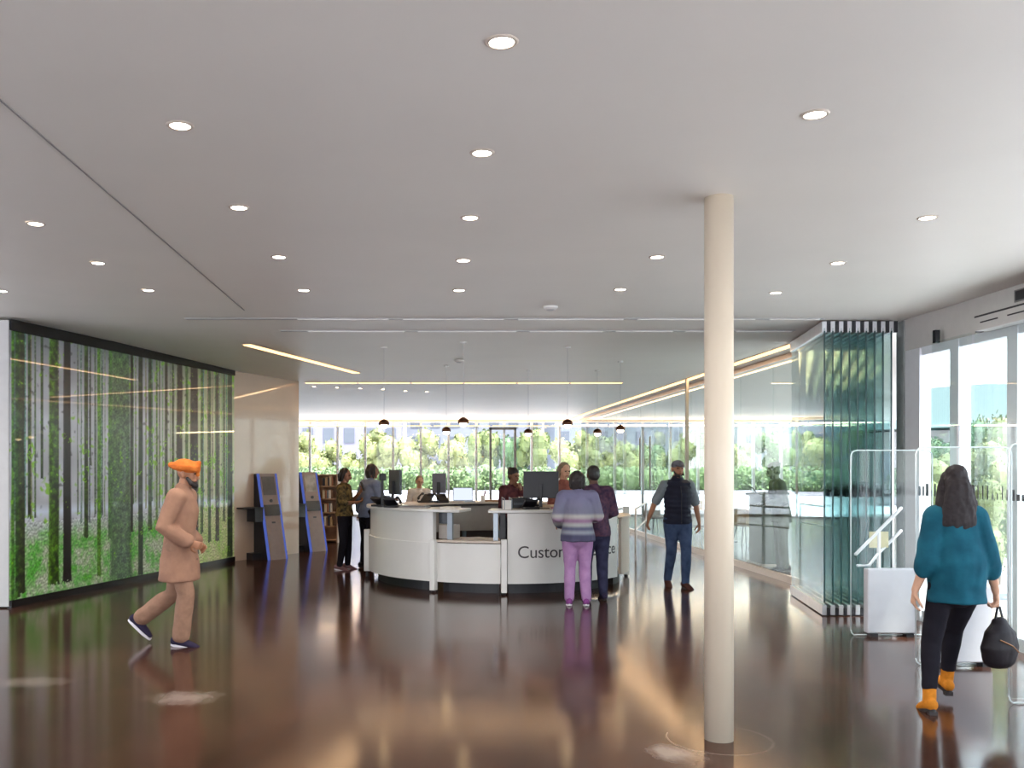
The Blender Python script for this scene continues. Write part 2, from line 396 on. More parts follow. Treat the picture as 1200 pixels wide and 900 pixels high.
def downlight(p, label, r=0.055, name='downlight', group='recessed downlights', face=lamp_face, w=20):
    t = thing(name, label, 'ceiling light', p, 0, group)
    MB().lathe([(r * 0.86, -0.001), (r * 0.9, -0.006), (r * 1.12, -0.005), (r * 1.2, 0.0)], n=28, cap=False).build('trim_ring', trim_white, t, smooth=True)
    MB().lathe([(r * 0.88, -0.003), (r * 0.88, -0.0005)], n=28).build('lamp_face', face, t)
    li = bpy.data.lights.new('beam', 'SPOT'); li.energy = w; li.spot_size = 2.5; li.spot_blend = 0.9; li.color = (1, 0.94, 0.88); li.shadow_soft_size = 0.05
    lo = bpy.data.objects.new('beam', li); COL.objects.link(lo); lo.parent = t; lo.location = (0, 0, -0.03)
    return t
for px, py, lab in SPOTS: downlight(on_ceiling(px, py), lab, w=6 if py < 200 else 10 if py < 290 else 26)
SMALL = ['first', 'second', 'third', 'fourth', 'fifth', 'sixth']
for k, (px, py) in enumerate(((368, 453), (395, 454), (422, 455), (449, 456), (475, 458), (500, 459))):
    downlight(on_ceiling(px, py), f'small warm spotlight behind the long light strip, {SMALL[k]} from the beige wall', 0.045, 'spotlight', 'small spotlights behind the light strip', glow('spot_face', (1, 0.75, 0.5), 14), 6)

frame_cove = white_paint
strip_face = glow('strip_face', (1.0, 0.52, 0.20), 1.5)
def strip(name_label, p, q, n, gap=0.05, w=0.11, watt=2.5, first=0):
    p = Vector(p); q = Vector(q); d = q - p; a = math.atan2(d.y, d.x); Lx = d.length
    zc = min(ceil_z(p.x, p.y), ceil_z(q.x, q.y)) - 0.001; tilt = 0.0
    t = thing('light_strip', name_label, 'ceiling light', (p.x, p.y, zc), a)
    MB().box((Lx / 2, 0, -0.004), (Lx, w * 1.25, 0.008)).build('channel', trim_white, t)
    seg = Lx / n
    for k in range(n):
        MB().box(((k + 0.5) * seg, 0, -0.012), (seg - gap, w, 0.01)).build('diffuser', strip_face, t)
        if k < first: continue
        li = bpy.data.lights.new('strip_lamp', 'AREA'); li.shape = 'RECTANGLE'; li.size = seg - gap; li.size_y = w * 0.8; li.energy = watt; li.color = (1, 0.66, 0.36)
        lo = bpy.data.objects.new('strip_lamp', li); COL.objects.link(lo); lo.parent = t; lo.location = ((k + 0.5) * seg, 0, -0.019)
strip('short slanting warm light strip in the ceiling near the mural', (-2.39, 12.2), (-1.2, 15.9), 3, watt=3)
strip('long warm light strip crossing the ceiling behind the reception desk', (-2.35, 17.75), (3.78, 17.75), 6, first=1)
strip('warm light strip running along the top of the glass partition', (4.86, 12.2), (4.80, 30.8), 14)
t = thing('cove_light', 'warm cove light glowing along the head of the rear windows', 'ceiling light', (2.2, 31.42, 3.07))
MB().box((0, 0.02, -0.02), (24.0, 0.16, 0.02)).build('ledge', frame_cove, t)
for k in range(12):
    MB().box((-11 + 2 * k, 0.0, 0.0), (1.9, 0.05, 0.02)).build('diffuser', strip_face, t)
    li = bpy.data.lights.new('cove_lamp', 'AREA'); li.shape = 'RECTANGLE'; li.size = 1.9; li.size_y = 0.05; li.energy = 8; li.color = (1, 0.68, 0.42)
    lo = bpy.data.objects.new('cove_lamp', li); COL.objects.link(lo); lo.parent = t; lo.location = (-11 + 2 * k, -0.03, 0.02); lo.rotation_euler = Vector((0, -0.85, 0.5)).to_track_quat('-Z', 'Y').to_euler()

for k, (yc, x0, x1, lab) in enumerate(((10.15, -4.5, 4.4, 'nearer of the two slim metal ceiling tracks for the folding glass'), (11.05, -3.6, 4.45, 'farther of the two slim metal ceiling tracks for the folding glass'))):
    t = thing('ceiling_track', lab, 'track', (0, yc, 3.29), 0, 'ceiling tracks')
    x = x0; j = 0; rnd = random.Random(5 + k)
    MB().box(((x0 + x1) / 2 + 0.9, 0, -0.003), (x1 - x0 - 1.9, 0.10, 0.006)).build('rail_body', grey_paint, t)
    x = max(x0, -1.5)
    while x < x1 - 0.2:
        w = rnd.uniform(0.6, 1.5); w = min(w, x1 - x)
        MB().box((x + w / 2, 0, -0.011), (w - 0.16, 0.05, 0.012)).build('rail_insert', white_paint, t); x += w

def detector(px, py, lab):
    t = thing('smoke_detector', lab, 'smoke detector', on_ceiling(px, py))
    MB().lathe([(0.052, -0.035), (0.07, -0.02), (0.075, -0.012), (0.075, 0)], n=24).build('housing', white_paint, t, smooth=True)
    MB().lathe([(0.03, -0.042), (0.045, -0.035)], n=20).build('sensor_cap', grey_paint, t)
detector(645, 359, 'white smoke detector on the ceiling just before the metal tracks')
detector(538, 422, 'white smoke detector on the ceiling above the pendants')

# pendants over the reception desk
copper = pbr('copper_dome', srgb(96, 62, 44), 0.25, metal=0.8, var=0.1)
bulb = glow('bulb', (1.0, 0.72, 0.38), 7)
PEND = [(450, 12.5, 497, 'copper globe pendant hanging over the left end of the white desk'), (543, 12.0, 495, 'copper globe pendant over the desk front, above the low section'), (665, 12.5, 497, 'copper globe pendant over the lettered counter and its customers'),
        (523, 14.8, 505, 'smaller looking copper pendant at the back, behind the desk-front pendant'), (619, 15.5, 507, 'copper pendant at the back of the ring, above the large monitor'), (700, 15.5, 507, 'copper pendant at the back right, above the man in maroon'), (727, 14.2, 503, 'rightmost copper globe pendant over the desk ring')]
for px, Y, py, lab in PEND:
    p = at(px, Y); h = ceil_z(p.x, p.y); z = zat(py, Y)
    t = thing('pendant_lamp', lab, 'pendant lamp', (p.x, p.y, h), 0, 'pendants over the reception desk'); dz = z - h
    MB().lathe([(0.0022, dz + 0.05), (0.0022, 0)], n=8).build('cord', grey_paint, t)
    MB().lathe([(0.04, -0.02), (0.045, 0)], n=20).build('ceiling_rose', white_paint, t)
    MB().lathe([(0.066, dz - 0.012), (0.073, dz), (0.07, dz + 0.022), (0.055, dz + 0.046), (0.03, dz + 0.062), (0.012, dz + 0.07)], n=24).build('shade', copper, t, smooth=True)
    MB().ball((0, 0, dz - 0.022), (0.05, 0.05, 0.038)).build('bulb', bulb, t, smooth=True)

# ------------------------------------------------------------------ windows at the rear
frame_white = pbr('frame_white', srgb(226, 226, 228), 0.4, var=0.02)
frame_grey = pbr('frame_grey', srgb(120, 118, 116), 0.4, var=0.03)
clear = glass('clear_glass', (0.96, 0.98, 0.97), ior=1.35)
wr = structure(bpy.data.objects.new('window_1', None)); COL.objects.link(wr); wr.location = (0, 31.6, 0)
x = -11.6; k = 0
while x < 16:
    MB().box((x, 0, 1.66), (0.075, 0.14, 3.24)).build('mullion', frame_white, wr)
    MB().box((x + 0.475, 0, 1.67), (0.87, 0.012, 3.2)).build('pane', clear, wr)
    x += 0.95
MB().box((2.2, 0, 0.03), (27.6, 0.16, 0.06)).build('sill_rail', frame_white, wr)
MB().box((2.2, 0, 3.25), (27.6, 0.16, 0.1)).build('head_rail', frame_white, wr)
dr = structure(bpy.data.objects.new('door_1', None)); COL.objects.link(dr); dr.location = (2.6, 31.48, 0)
for sx in (-0.42, 0.42): MB().box((sx, 0, 1.52), (0.08, 0.08, 2.98)).build('stile', frame_grey, dr)
MB().box((0, 0, 2.98), (0.92, 0.08, 0.08)).build('head', frame_grey, dr)
MB().box((0, 0, 0.1), (0.76, 0.06, 0.2)).build('kick_rail', frame_grey, dr)
MB().chain([(0.3, -0.06, 0.9), (0.3, -0.06, 1.3)], [0.015, 0.015], n=8).build('pull_handle', steel, dr)

# ------------------------------------------------------------------ glass partition along the rear room, with its base rail
green_glass = glass('green_glass', (0.88, 0.93, 0.905), refl=0.5, ior=1.45)
rail_beige = pbr('rail_beige', srgb(196, 178, 160), 0.35, metal=0.2, var=0.03)
gp = structure(bpy.data.objects.new('wall_glass', None)); COL.objects.link(gp)
GX = 5.2
ys = [12.4 + 1.43 * i for i in range(14)]
for i in range(13):
    y0, y1 = ys[i], ys[i + 1]
    MB().box((GX, (y0 + y1) / 2, 1.67), (0.014, y1 - y0 - 0.012, 3.1)).build('pane', green_glass, gp)
MB().box((GX, (ys[0] + 31.4) / 2, 0.05), (0.05, 31.4 - ys[0], 0.1)).build('base_rail', rail_beige, gp)
MB().box((GX, (ys[0] + 31.4) / 2, 3.26), (0.05, 31.4 - ys[0], 0.08)).build('top_rail', rail_beige, gp)
for yy in (21.2, 22.2):       # pull bars of the glass doors
    MB().chain([(GX - 0.06, yy, 1.2), (GX - 0.06, yy, 2.35)], [0.02, 0.02], n=8).build('pull_bar', frame_grey, gp)
p_ = at(805, 17.0)
structure(MB().box((p_.x, p_.y, 1.64), (0.05, 0.08, 3.28)).build('trim_2', pbr('brass_post', srgb(150, 146, 132), 0.5), None))

# ------------------------------------------------------------------ stack of folded glass panels
stack_glass = glass('stack_glass', (0.73, 0.82, 0.815), ior=1.4)
decal_black = pbr('decal_black', srgb(24, 24, 30), 0.5)
def decals(o, length, y_off, z, along, seed, n):        # row of small dark dashes on a pane
    rnd = random.Random(seed); mb = MB()
    for i in range(n):
        t = (i + 0.5) / n * length - length / 2; h = rnd.choice((0.05, 0.09, 0.13)); w = rnd.choice((0.02, 0.035, 0.05))
        c = (t, y_off, z + h / 2 - 0.06); mb.box(c, (w, 0.002, h))
    return mb.build('dash_marks', decal_black, o)
P0 = Vector((4.42, 10.24)); P1 = Vector((4.75, 11.98)); dv = P1 - P0; ang = math.atan2(dv.y, dv.x); Ls = dv.length
ORD = ['outermost, facing the hall', 'second', 'third', 'fourth', 'fifth', 'sixth', 'seventh', 'eighth', 'ninth, against the wall']
for i in range(9):
    b = P0 + Vector((0.093 * i, 0)); 
    t = thing('folding_glass_panel', f'tall greenish folding glass panel parked in the stack, {ORD[i]}', 'glass panel', (b.x, b.y, 0), ang, 'stacked folding glass panels')
    MB().box((Ls / 2, 0, 1.66), (Ls, 0.012, 3.08)).build('pane', stack_glass, t)
    MB().box((0.004, 0, 1.66), (0.012, 0.016, 3.02)).build('edge_seal', pbr('edge_teal', srgb(30, 66, 66), 0.3), t)
    MB().box((Ls / 2, 0, 0.065), (Ls, 0.05, 0.11)).build('bottom_rail', aluminium, t, bevel=0.004)
    MB().box((Ls / 2, 0, 3.215), (Ls, 0.05, 0.125)).build('top_rail', aluminium, t, bevel=0.004)
    MB().box((0.02, -0.045, 3.215), (0.05, 0.038, 0.125)).build('hinge_block', black_plastic, t)
    MB().box((0.02, -0.045, 0.05), (0.05, 0.03, 0.08)).build('floor_bolt', black_plastic, t)
    decals(t, Ls * 0.96, -0.008, 1.37, 'x', i, 30).location = (Ls / 2, 0, 0)

# ------------------------------------------------------------------ entrance wall on the right
WX = 5.3
def we(px): return WX * F / (px - PX)      # depth at which the entrance wall is seen in column px
hm = pbr('header_grey', srgb(206, 203, 198), 0.5, var=0.02)
structure(MB().box((WX + 0.12, 3.4, 3.115), (0.24, 13.8, 0.345)).build('wall_right', hm))
structure(MB().box((WX + 0.1, 10.3, 1.64), (0.22, 0.16, 3.28)).build('wall_right_corner', pbr('corner_grey', srgb(150, 156, 154), 0.5)))
w3 = structure(bpy.data.objects.new('window_3', None)); COL.objects.link(w3); w3.location = (5.42, 10.36, 0)   # slanted facade of the rear room
dx_, dy_ = 11.0, 21.3; L3 = math.hypot(dx_, dy_); w3.rotation_euler = (0, 0, math.atan2(dy_, dx_))
for i in range(13): MB().box((L3 * i / 12, 0, 1.64), (0.08, 0.12, 3.26)).build('mullion', frame_white, w3)
for i in range(12): MB().box((L3 * (i + .5) / 12, 0, 1.66), (L3 / 12 - 0.09, 0.012, 3.2)).build('pane', clear, w3)
MB().box((L3 / 2, 0, 0.05), (L3, 0.14, 0.1)).build('sill_rail', frame_white, w3)
wd = structure(bpy.data.objects.new('window_2', None)); COL.objects.link(wd); wd.location = (WX, 0, 0)
MB().box((0.06, 10.06, 1.47), (0.12, 0.30, 2.94)).build('post', frame_white, wd)
edges = [we(1075), we(1118), we(1186), 7.4, 6.5, 5.6, 4.6, 3.6, 2.4, 1.0, -0.5, -2, -3.5]
blue_frame = pbr('frame_cool_white', srgb(236, 240, 246), 0.35, var=0.02)
for i in range(len(edges) - 1):
    a, b = edges[i], edges[i + 1]
    MB().box((0.06, b, 1.47), (0.12, 0.15, 2.94)).build('stile', blue_frame, wd)
    MB().box((0.06, (a + b) / 2, 2.90), (0.10, a - b - 0.14, 0.09)).build('head', blue_frame, wd)
    MB().box((0.06, (a + b) / 2, 0.06), (0.10, a - b - 0.14, 0.12)).build('bottom_rail', blue_frame, wd)
    MB().box((0.06, (a + b) / 2, 1.5), (0.012, a - b - 0.12, 2.8)).build('pane', clear, wd)
t_ = MB(); rnd = random.Random(11)
for i in range(46):
    y = 9.9 - i * 0.075; h = rnd.choice((0.06, 0.1, 0.13)); w = rnd.choice((0.015, 0.03, 0.045))
    t_.box((-0.005, y, 1.42 - 0.02 + h / 2 - 0.05), (0.003, w, h))
t_.build('dash_marks', decal_black, wd)
# sliding inner panes, their brackets and the door operator
for nm, ya, yb, lab in (('glass_leaf', we(1104), we(1155) + 0.06, 'frameless glass door leaf hanging at the entrance, farther from the viewer'), ('glass_leaf', we(1155), 7.3, 'frameless glass door leaf hanging at the entrance, nearer the viewer')):
    t = thing(nm, lab, 'door leaf', (WX - 0.10, ya, 0), 0, 'glass door leaves')
    MB().box((0, (yb - ya) / 2, 1.49), (0.012, ya - yb, 2.9)).build('pane', clear, t)
    MB().box((0.03, -0.02, 2.995), (0.05, 0.05, 0.13)).build('bracket', black_plastic, t)
    MB().chain([(-0.05, yb - ya + 0.12, 0.85), (-0.05, yb - ya + 0.12, 2.05)], [0.018, 0.018], n=10).build('pull_bar', frame_white, t)
t = thing('door_operator', 'grey box with dark trim lines above the sliding entrance doors', 'door operator', (WX - 0.08, we(1155) - 0.08, 3.0))
MB().box((0, -1.1, 0), (0.14, 2.2, 0.14)).build('housing', hm, t, bevel=0.004)
MB().box((-0.072, -1.1, 0.062), (0.006, 2.2, 0.016)).build('dark_trim', black_plastic, t)
for y0 in (-0.22, -0.62, -1.1): MB().box((-0.072, y0, 0.0), (0.006, 0.26, 0.012)).build('slot', black_plastic, t)
t = thing('slot_diffuser', 'black slot diffuser high on the wall above the entrance doors', 'air diffuser', (WX - 0.006, 8.28, 3.19))
MB().box((0, -0.8, 0), (0.012, 1.6, 0.085)).build('grille', black_plastic, t)
MB().box((0.003, -0.8, 0), (0.012, 1.64, 0.11)).build('surround', frame_grey, t)
# base wall below the doors further along (stone kerb outside)
structure(MB().box((5.75, 5.5, 0.07), (0.3, 9.2, 0.16)).build('kerb', pbr('kerb_stone', srgb(176, 160, 142), 0.7)))

# ------------------------------------------------------------------ security gates at the entrance
acrylic = glass('acrylic', (0.955, 0.975, 0.975), ior=1.4)
edge_acr = pbr('acrylic_edge', srgb(222, 232, 232), 0.2, var=0.02, spec=0.6)
gate_white = pbr('gate_white', srgb(200, 201, 206), 0.35, var=0.015)
for (px, Y, lab) in ((997, 9.05, 'clear security gate with white base box beside the folded glass panels'), (1073, 7.7, 'clear security gate with white base box behind the walking woman in teal'), (1182, 6.43, 'clear security gate nearest the viewer, cut by the picture edge')):
    p = at(px, Y); t = thing('security_gate', lab, 'security gate', p, 0, 'security gates')
    Wg, Hg = 0.80, 1.82
    MB().box((Wg / 2, 0, Hg / 2 + 0.02), (Wg - 0.02, 0.012, Hg - 0.04)).build('clear_panel', acrylic, t)
    r = 0.06; path = [(0, 0, r)] + [(0, 0, Hg - r)] + [(r - r * math.cos(a), 0, Hg - r + r * math.sin(a)) for a in (0.5, 1.0)] + [(r, 0, Hg), (Wg - r, 0, Hg)] + [(Wg - r + r * math.sin(a), 0, Hg - r + r * math.cos(a)) for a in (0.5, 1.0)] + [(Wg, 0, Hg - r), (Wg, 0, r)] + [(Wg - r + r * math.cos(a), 0, r - r * math.sin(a)) for a in (0.5, 1.0)] + [(Wg - r, 0, 0.01), (r, 0, 0.01)] + [(r - r * math.sin(a), 0, r - r * math.cos(a)) for a in (0.5, 1.0)] + [(0, 0, r)]
    MB().chain(path, [0.006] * len(path), side=(0, 1, 0), n=8, caps=False).build('edge_tube', edge_acr, t, smooth=True)
    MB().box((0.13 + 0.235, -0.03, 0.35), (0.47, 0.10, 0.63)).build('base_box', gate_white, t, bevel=0.012)
    for fx in (0.19, 0.54): MB().box((fx, -0.03, 0.018), (0.07, 0.12, 0.036)).build('foot', black_plastic, t)
# ------------------------------------------------------------------ reception desk ring
DC = Vector((1.07, 13.9, 0)); R = 1.94
def dpos(a, r=R, z=0): a = math.radians(a); return (r * math.sin(a), -r * math.cos(a), z)
dark_inside = pbr('desk_inside', srgb(98, 80, 72), 0.6)
grey_lam = pbr('grey_laminate', srgb(176, 168, 160), 0.4, var=0.03)
def unit(lab): return thing('reception_desk', lab, 'reception desk', DC, 0, 'reception desk sections')
def post(parent, a, z0, z1, r=R + 0.03, w=0.075):
    x, y, _ = dpos(a, r); MB().box((x, y, (z0 + z1) / 2), (w, 0.09, z1 - z0), rz=math.radians(a)).build('post', laminate, parent, bevel=0.006)
    MB().lathe([(0.025, 0), (0.03, 0.012), (0.02, z0 + 0.004)], c=(x, y, 0), n=14).build('foot', black_plastic, parent)
t = unit('high curved white desk section at the left with the phones on top')
MB().arc(-90, -31, R - 0.03, R, 0.14, 0.655, 24).build('lower_panel', laminate, t)
MB().arc(-88, -31, R - 0.10, R - 0.025, 0.64, 1.055, 24).build('upper_panel', laminate, t)
MB().arc(-97, -19, R - 0.52, R + 0.035, 1.06, 1.10, 30).build('counter_top', laminate, t, bevel=0.008)
MB().arc(-88, -33, R - 0.26, R - 0.14, 0.0, 0.14, 20).build('plinth', black_plastic, t)
MB().arc(-88, -31, R - 0.112, R - 0.10, 0.14, 1.05, 24).build('inner_lining', grey_lam, t)
post(t, -91, 0.09, 0.72); post(t, -29.8, 0.03, 0.70)
for a in (-24.5,): x, y, _ = dpos(a, R - 0.12); MB().box((x, y, 0.87), (0.07, 0.05, 0.38), rz=math.radians(a)).build('steel_support', steel, t)
MB().arc(-30.6, -24, R - 0.42, R - 0.16, 0.70, 0.88, 4).build('pigeonhole', grey_lam, t)
MB().arc(-30.4, -24.5, R - 0.17, R - 0.15, 0.90, 1.05, 4).build('form_holder', dark_plastic, t)
t = unit('low white desk section between the two high counters')
MB().arc(-29, -3.3, R - 0.03, R, 0.14, 0.655, 12).build('front_panel', laminate, t)
MB().arc(-29, -3.3, R - 0.62, R + 0.02, 0.665, 0.695, 12).build('desk_top', beige_lam, t, bevel=0.006)
MB().arc(-28, -4, R - 0.26, R - 0.14, 0.0, 0.14, 10).build('plinth', black_plastic, t)
t = unit('high curved white desk section lettered with the service name')
MB().arc(-0.6, 54, R - 0.03, R, 0.14, 1.055, 26).build('front_panel', laminate, t)
MB().arc(-8, 57, R - 0.52, R + 0.035, 1.06, 1.10, 30).build('counter_top', laminate, t, bevel=0.008)
MB().arc(0, 53, R - 0.26, R - 0.14, 0.0, 0.14, 18).build('plinth', black_plastic, t)
MB().arc(-0.6, 54, R - 0.045, R - 0.031, 0.14, 1.05, 26).build('inner_lining', grey_lam, t)
post(t, -2.0, 0.03, 0.72); 
x, y, _ = dpos(-5.2, R - 0.12); MB().box((x, y, 0.87), (0.06, 0.05, 0.38), rz=math.radians(-5)).build('steel_support', steel, t)
x, y, _ = dpos(-2.2, R - 0.16); MB().box((x, y, 0.87), (0.07, 0.06, 0.38), rz=math.radians(-5)).build('cable_cover', black_plastic, t)
# lettering on the curved panel
cu = bpy.data.curves.new('lettering', 'FONT'); cu.body = 'Customer Service'; cu.size = 0.225; cu.extrude = 0.002; cu.space_character = 0.98; cu.resolution_u = 4
to = bpy.data.objects.new('lettering_curve', cu); COL.objects.link(to); bpy.context.view_layer.update()
me = bpy.data.meshes.new_from_object(to.evaluated_get(bpy.context.evaluated_depsgraph_get())); bpy.data.objects.remove(to)
xs = [v.co.x for v in me.vertices]; x0, x1 = min(xs), max(xs)
for v in me.vertices:
    a = lerp(math.radians(3.4), math.radians(51.5), (v.co.x - x0) / (x1 - x0)); r = R + 0.003 + v.co.z
    v.co = Vector((r * math.sin(a), -r * math.cos(a), 0.475 + v.co.y))
me.materials.clear(); me.materials.append(pbr('letter_grey', srgb(72, 68, 68), 0.5))
lo = bpy.data.objects.new('lettering', me); COL.objects.link(lo); lo.parent = t
t = unit('low beige desk section at the right end of the ring')
MB().arc(58, 96, R - 0.04, R, 0.16, 0.93, 16).build('side_panel', beige_lam, t)
MB().arc(57, 97, R - 0.55, R + 0.02, 0.935, 0.965, 16).build('desk_top', beige_lam, t)
post(t, 93, 0.03, 1.06, R + 0.02, 0.07)
MB().arc(60, 94, R - 0.26, R - 0.14, 0.0, 0.16, 10).build('plinth', black_plastic, t)
t = unit('rear desk section with grey panels and dark-edged work surface')
MB().arc(122, 262, R - 0.72, R - 0.68, 0.62, 1.04, 40).build('inner_panel', grey_lam, t)
MB().arc(122, 262, R - 0.10, R - 0.04, 0.1, 1.04, 40).build('outer_panel', dark_inside, t)
MB().arc(120, 264, R - 0.78, R + 0.03, 1.06, 1.085, 40).build('work_surface', beige_lam, t)
MB().arc(120, 264, R - 0.785, R + 0.02, 1.03, 1.06, 40).build('dark_edge', black_plastic, t)
for a in (124, 150, 175, 200, 230, 258):
    x, y, _ = dpos(a, R - 0.6); MB().box((x, y, 0.52), (0.06, 0.06, 1.02), rz=math.radians(a)).build('leg', steel, t)

# ------------------------------------------------------------------ things on the desks
screen_dark = pbr('screen_dark', srgb(34, 40, 50), 0.12, var=0.1, coat=0.5)
screen_light = glow('screen_light', srgb(196, 204, 222), 0.55)
paper = pbr('paper', srgb(236, 234, 230), 0.7, var=0.02)
def monitor(lab, px, Y, z, w, h, rz, back=dark_plastic, face=screen_dark, pole=0.0, tilt=0.0, group='monitors on the reception desk'):
    p = at(px, Y, z); t = thing('monitor', lab, 'monitor', p, rz, group)   # local -Y is the screen side
    T = Matrix.Rotation(tilt, 3, 'X'); zc = 0.14 + h / 2 + pole
    MB().box((0, 0.012, zc), (w, 0.035, h), M=T).build('casing', back, t, bevel=0.006)
    MB().box((0, -0.009, zc), (w - 0.03, 0.006, h - 0.03), M=T).build('screen', face, t)
    MB().box((0, 0.05, (zc) / 2 + 0.02), (0.045, 0.035, zc)).build('stand_pole', black_plastic, t, bevel=0.004)
    MB().lathe([(0.12, 0), (0.12, 0.008), (0.09, 0.014)], c=(0, 0.05, 0), n=24).build('stand_base', black_plastic, t)
    return t
def deskphone(lab, px, Y, z, rz):
    t = thing('desk_phone', lab, 'phone', at(px, Y, z), rz, 'desk phones')
    Tm = Matrix.Rotation(0.5, 3, 'X')
    MB().prism([(-.1, -.1), (.1, -.1), (.1, .1), (-.1, .1)], 0, 0.03).build('base', black_plastic, t, bevel=0.008)
    MB().box((0.02, 0.02, 0.075), (0.17, 0.2, 0.03), M=Tm).build('keypad', black_plastic, t, bevel=0.006)
    MB().box((0.05, 0.07, 0.125), (0.09, 0.06, 0.012), M=Tm).build('display', screen_dark, t)
    MB().chain([(-.09, -.09, .07), (-.09, -.06, .1), (-.09, .05, .145), (-.09, .09, .14)], [.022, .016, .016, .024], n=10).build('handset', black_plastic, t, smooth=True)
    MB().chain([(-.09, -.1, .05), (-.13, -.05, .01), (-.14, .06, .012), (-.06, .1, .015)], [.005] * 4, n=6).build('cord', black_plastic, t)
CT = 1.10   # counter height
deskphone('black desk phone at the outer left of the white counter', 446, 13.05, CT, 2.6)
deskphone('black desk phone beside the monitor pole on the left counter', 460, 12.75, CT, 2.9)
monitor('tall dark monitor seen from its edge on the left counter', 464, 13.35, CT, 0.46, 0.36, math.radians(112), pole=0.02)
def lamp_pole(lab, px, Y, z):
    t = thing('scanner_pole', lab, 'scanner', at(px, Y, z), 0.3)
    MB().lathe([(0.07, 0), (0.07, 0.01), (0.02, 0.02)], n=20).build('foot', black_plastic, t)
    MB().lathe([(0.02, 0.01), (0.02, 0.44)], n=12).build('pole', black_plastic, t)
    MB().box((0, -0.02, 0.42), (0.09, 0.07, 0.1)).build('scanner_head', black_plastic, t, bevel=0.012)
lamp_pole('black upright pole with scanner head on the left counter', 448, 12.88, CT)
def keyboard(lab, px, Y, z, rz, mat=black_plastic):
    t = thing('keyboard', lab, 'keyboard', at(px, Y, z), rz, 'keyboards')
    MB().box((0, 0, 0.01), (0.42, 0.14, 0.018)).build('casing', mat, t, bevel=0.005)
    mb = MB()
    for r in range(4):
        for c in range(14): mb.box((-0.19 + c * 0.029, -0.048 + r * 0.032, 0.022), (0.024, 0.026, 0.008))
    k = mb.build('keys', dark_plastic, t); k['kind'] = 'stuff'
keyboard('grey keyboard lying on the left counter beside the phones', 486, 12.62, CT, -0.4, pbr('key_grey', srgb(150, 148, 148), 0.5))
def sheet_stack(lab, p, rz, w=0.21, d=0.3, h=0.02, m=paper, group='papers on the reception desk'):
    t = MB().box((0, 0, h / 2), (w, d, h)).build('paper_stack', m, None, loc=p, rz=rz); tag(t, lab, 'paper', group)
sheet_stack('white paper stack at the right end of the left counter', at(528, 12.5, CT), -0.3)
sheet_stack('folded light leaflet lying on the low desk section', at(556, 12.35, 0.696), 0.5, 0.3, 0.24, 0.015, beige_lam)
# rear work surface: depth 14.8 - 15.8
RT = 1.086
monitor('small grey-backed monitor standing in the middle of the rear desk', 515, 15.35, RT, 0.24, 0.33, 2.75, back=pbr('casing_grey', srgb(98, 100, 110), 0.45))
deskphone('black desk phone under the small monitor on the rear desk', 517, 14.85, RT, 0.3)
deskphone('dark green-grey phone left on the rear desk', 499, 14.9, RT, -0.4)
t = thing('laptop', 'open laptop with a pale bright screen on the rear desk', 'laptop', at(543, 15.22, RT), 0.05)
MB().box((0, -0.06, 0.01), (0.33, 0.22, 0.018)).build('keyboard_deck', steel, t)
MB().box((0, 0.08, 0.125), (0.33, 0.012, 0.22), M=Matrix.Rotation(-0.2, 3, 'X')).build('lid', steel, t)
MB().box((0, 0.072, 0.125), (0.31, 0.006, 0.2), M=Matrix.Rotation(-0.2, 3, 'X')).build('screen', screen_light, t)
t = thing('pen_pot', 'small pot with a dark red marker on the rear desk', 'pen pot', at(566, 15.3, RT))
MB().lathe([(0.035, 0), (0.04, 0.1), (0.036, 0.1), (0.034, 0.01)], n=16, cap=False).build('pot', paper, t)
MB().chain([(0, 0, 0.015), (0.04, 0, 0.17)], [0.012, 0.012], n=8).build('marker', pbr('maroon', srgb(120, 40, 44), 0.5), t)
sheet_stack('low wooden letter tray beside the red marker on the rear desk', at(580, 15.35, RT), 0.0, 0.34, 0.24, 0.03, oak)
sheet_stack('loose beige papers spread before the laptop on the rear desk', at(526, 15.1, RT), 0.2, 0.5, 0.2, 0.018, beige_lam)
# right counter
monitor('large black monitor with its back to the hall on the lettered counter', 634, 12.42, CT, 0.47, 0.36, 2.95, back=black_plastic, tilt=0.06)
def small_printer(lab, px, Y):
    t = thing('label_printer', lab, 'printer', at(px, Y, CT), 0.1)
    MB().box((0, 0, 0.07), (0.26, 0.2, 0.14)).build('body', black_plastic, t, bevel=0.015)
    MB().box((0, -0.103, 0.06), (0.2, 0.01, 0.03)).build('paper_slot', dark_plastic, t)
    MB().box((0.05, 0, 0.146), (0.12, 0.12, 0.012)).build('lid', dark_plastic, t, bevel=0.004)
small_printer('black label printer on the lettered counter left of the monitor pole', 609, 12.55)
deskphone('black desk phone right of the printer on the lettered counter', 622, 12.2, CT, 3.3)
t = thing('wire_basket', 'wire holder with leaflets at the left edge of the lettered counter', 'leaflet holder', at(594, 12.15, CT), 0.2)
for x in (-0.05, 0.05): MB().chain([(x, -0.06, 0.0), (x, -0.06, 0.14), (x, 0.06, 0.16), (x, 0.06, 0)], [0.005] * 4, n=6).build('wire_frame', steel, t)
MB().box((0, 0, 0.06), (0.09, 0.1, 0.12)).build('leaflets', paper, t)
sheet_stack('cream papers right of the monitor on the lettered counter', at(648, 12.55, CT), 0.4, 0.22, 0.3, 0.04, pbr('cream_paper', srgb(222, 200, 170), 0.7))
sheet_stack('pink and purple leaflets in front of the customers on the counter', at(660, 12.35, CT), 0.2, 0.3, 0.2, 0.02, pbr('pink_paper', srgb(176, 110, 132), 0.7))
t = thing('paper_cup', 'small white cup standing at the counter edge by the customers', 'cup', at(661, 12.12, CT))
MB().lathe([(0.026, 0), (0.036, 0.085), (0.038, 0.088), (0.033, 0.086), (0.025, 0.006)], n=18).build('cup', paper, t, smooth=True)

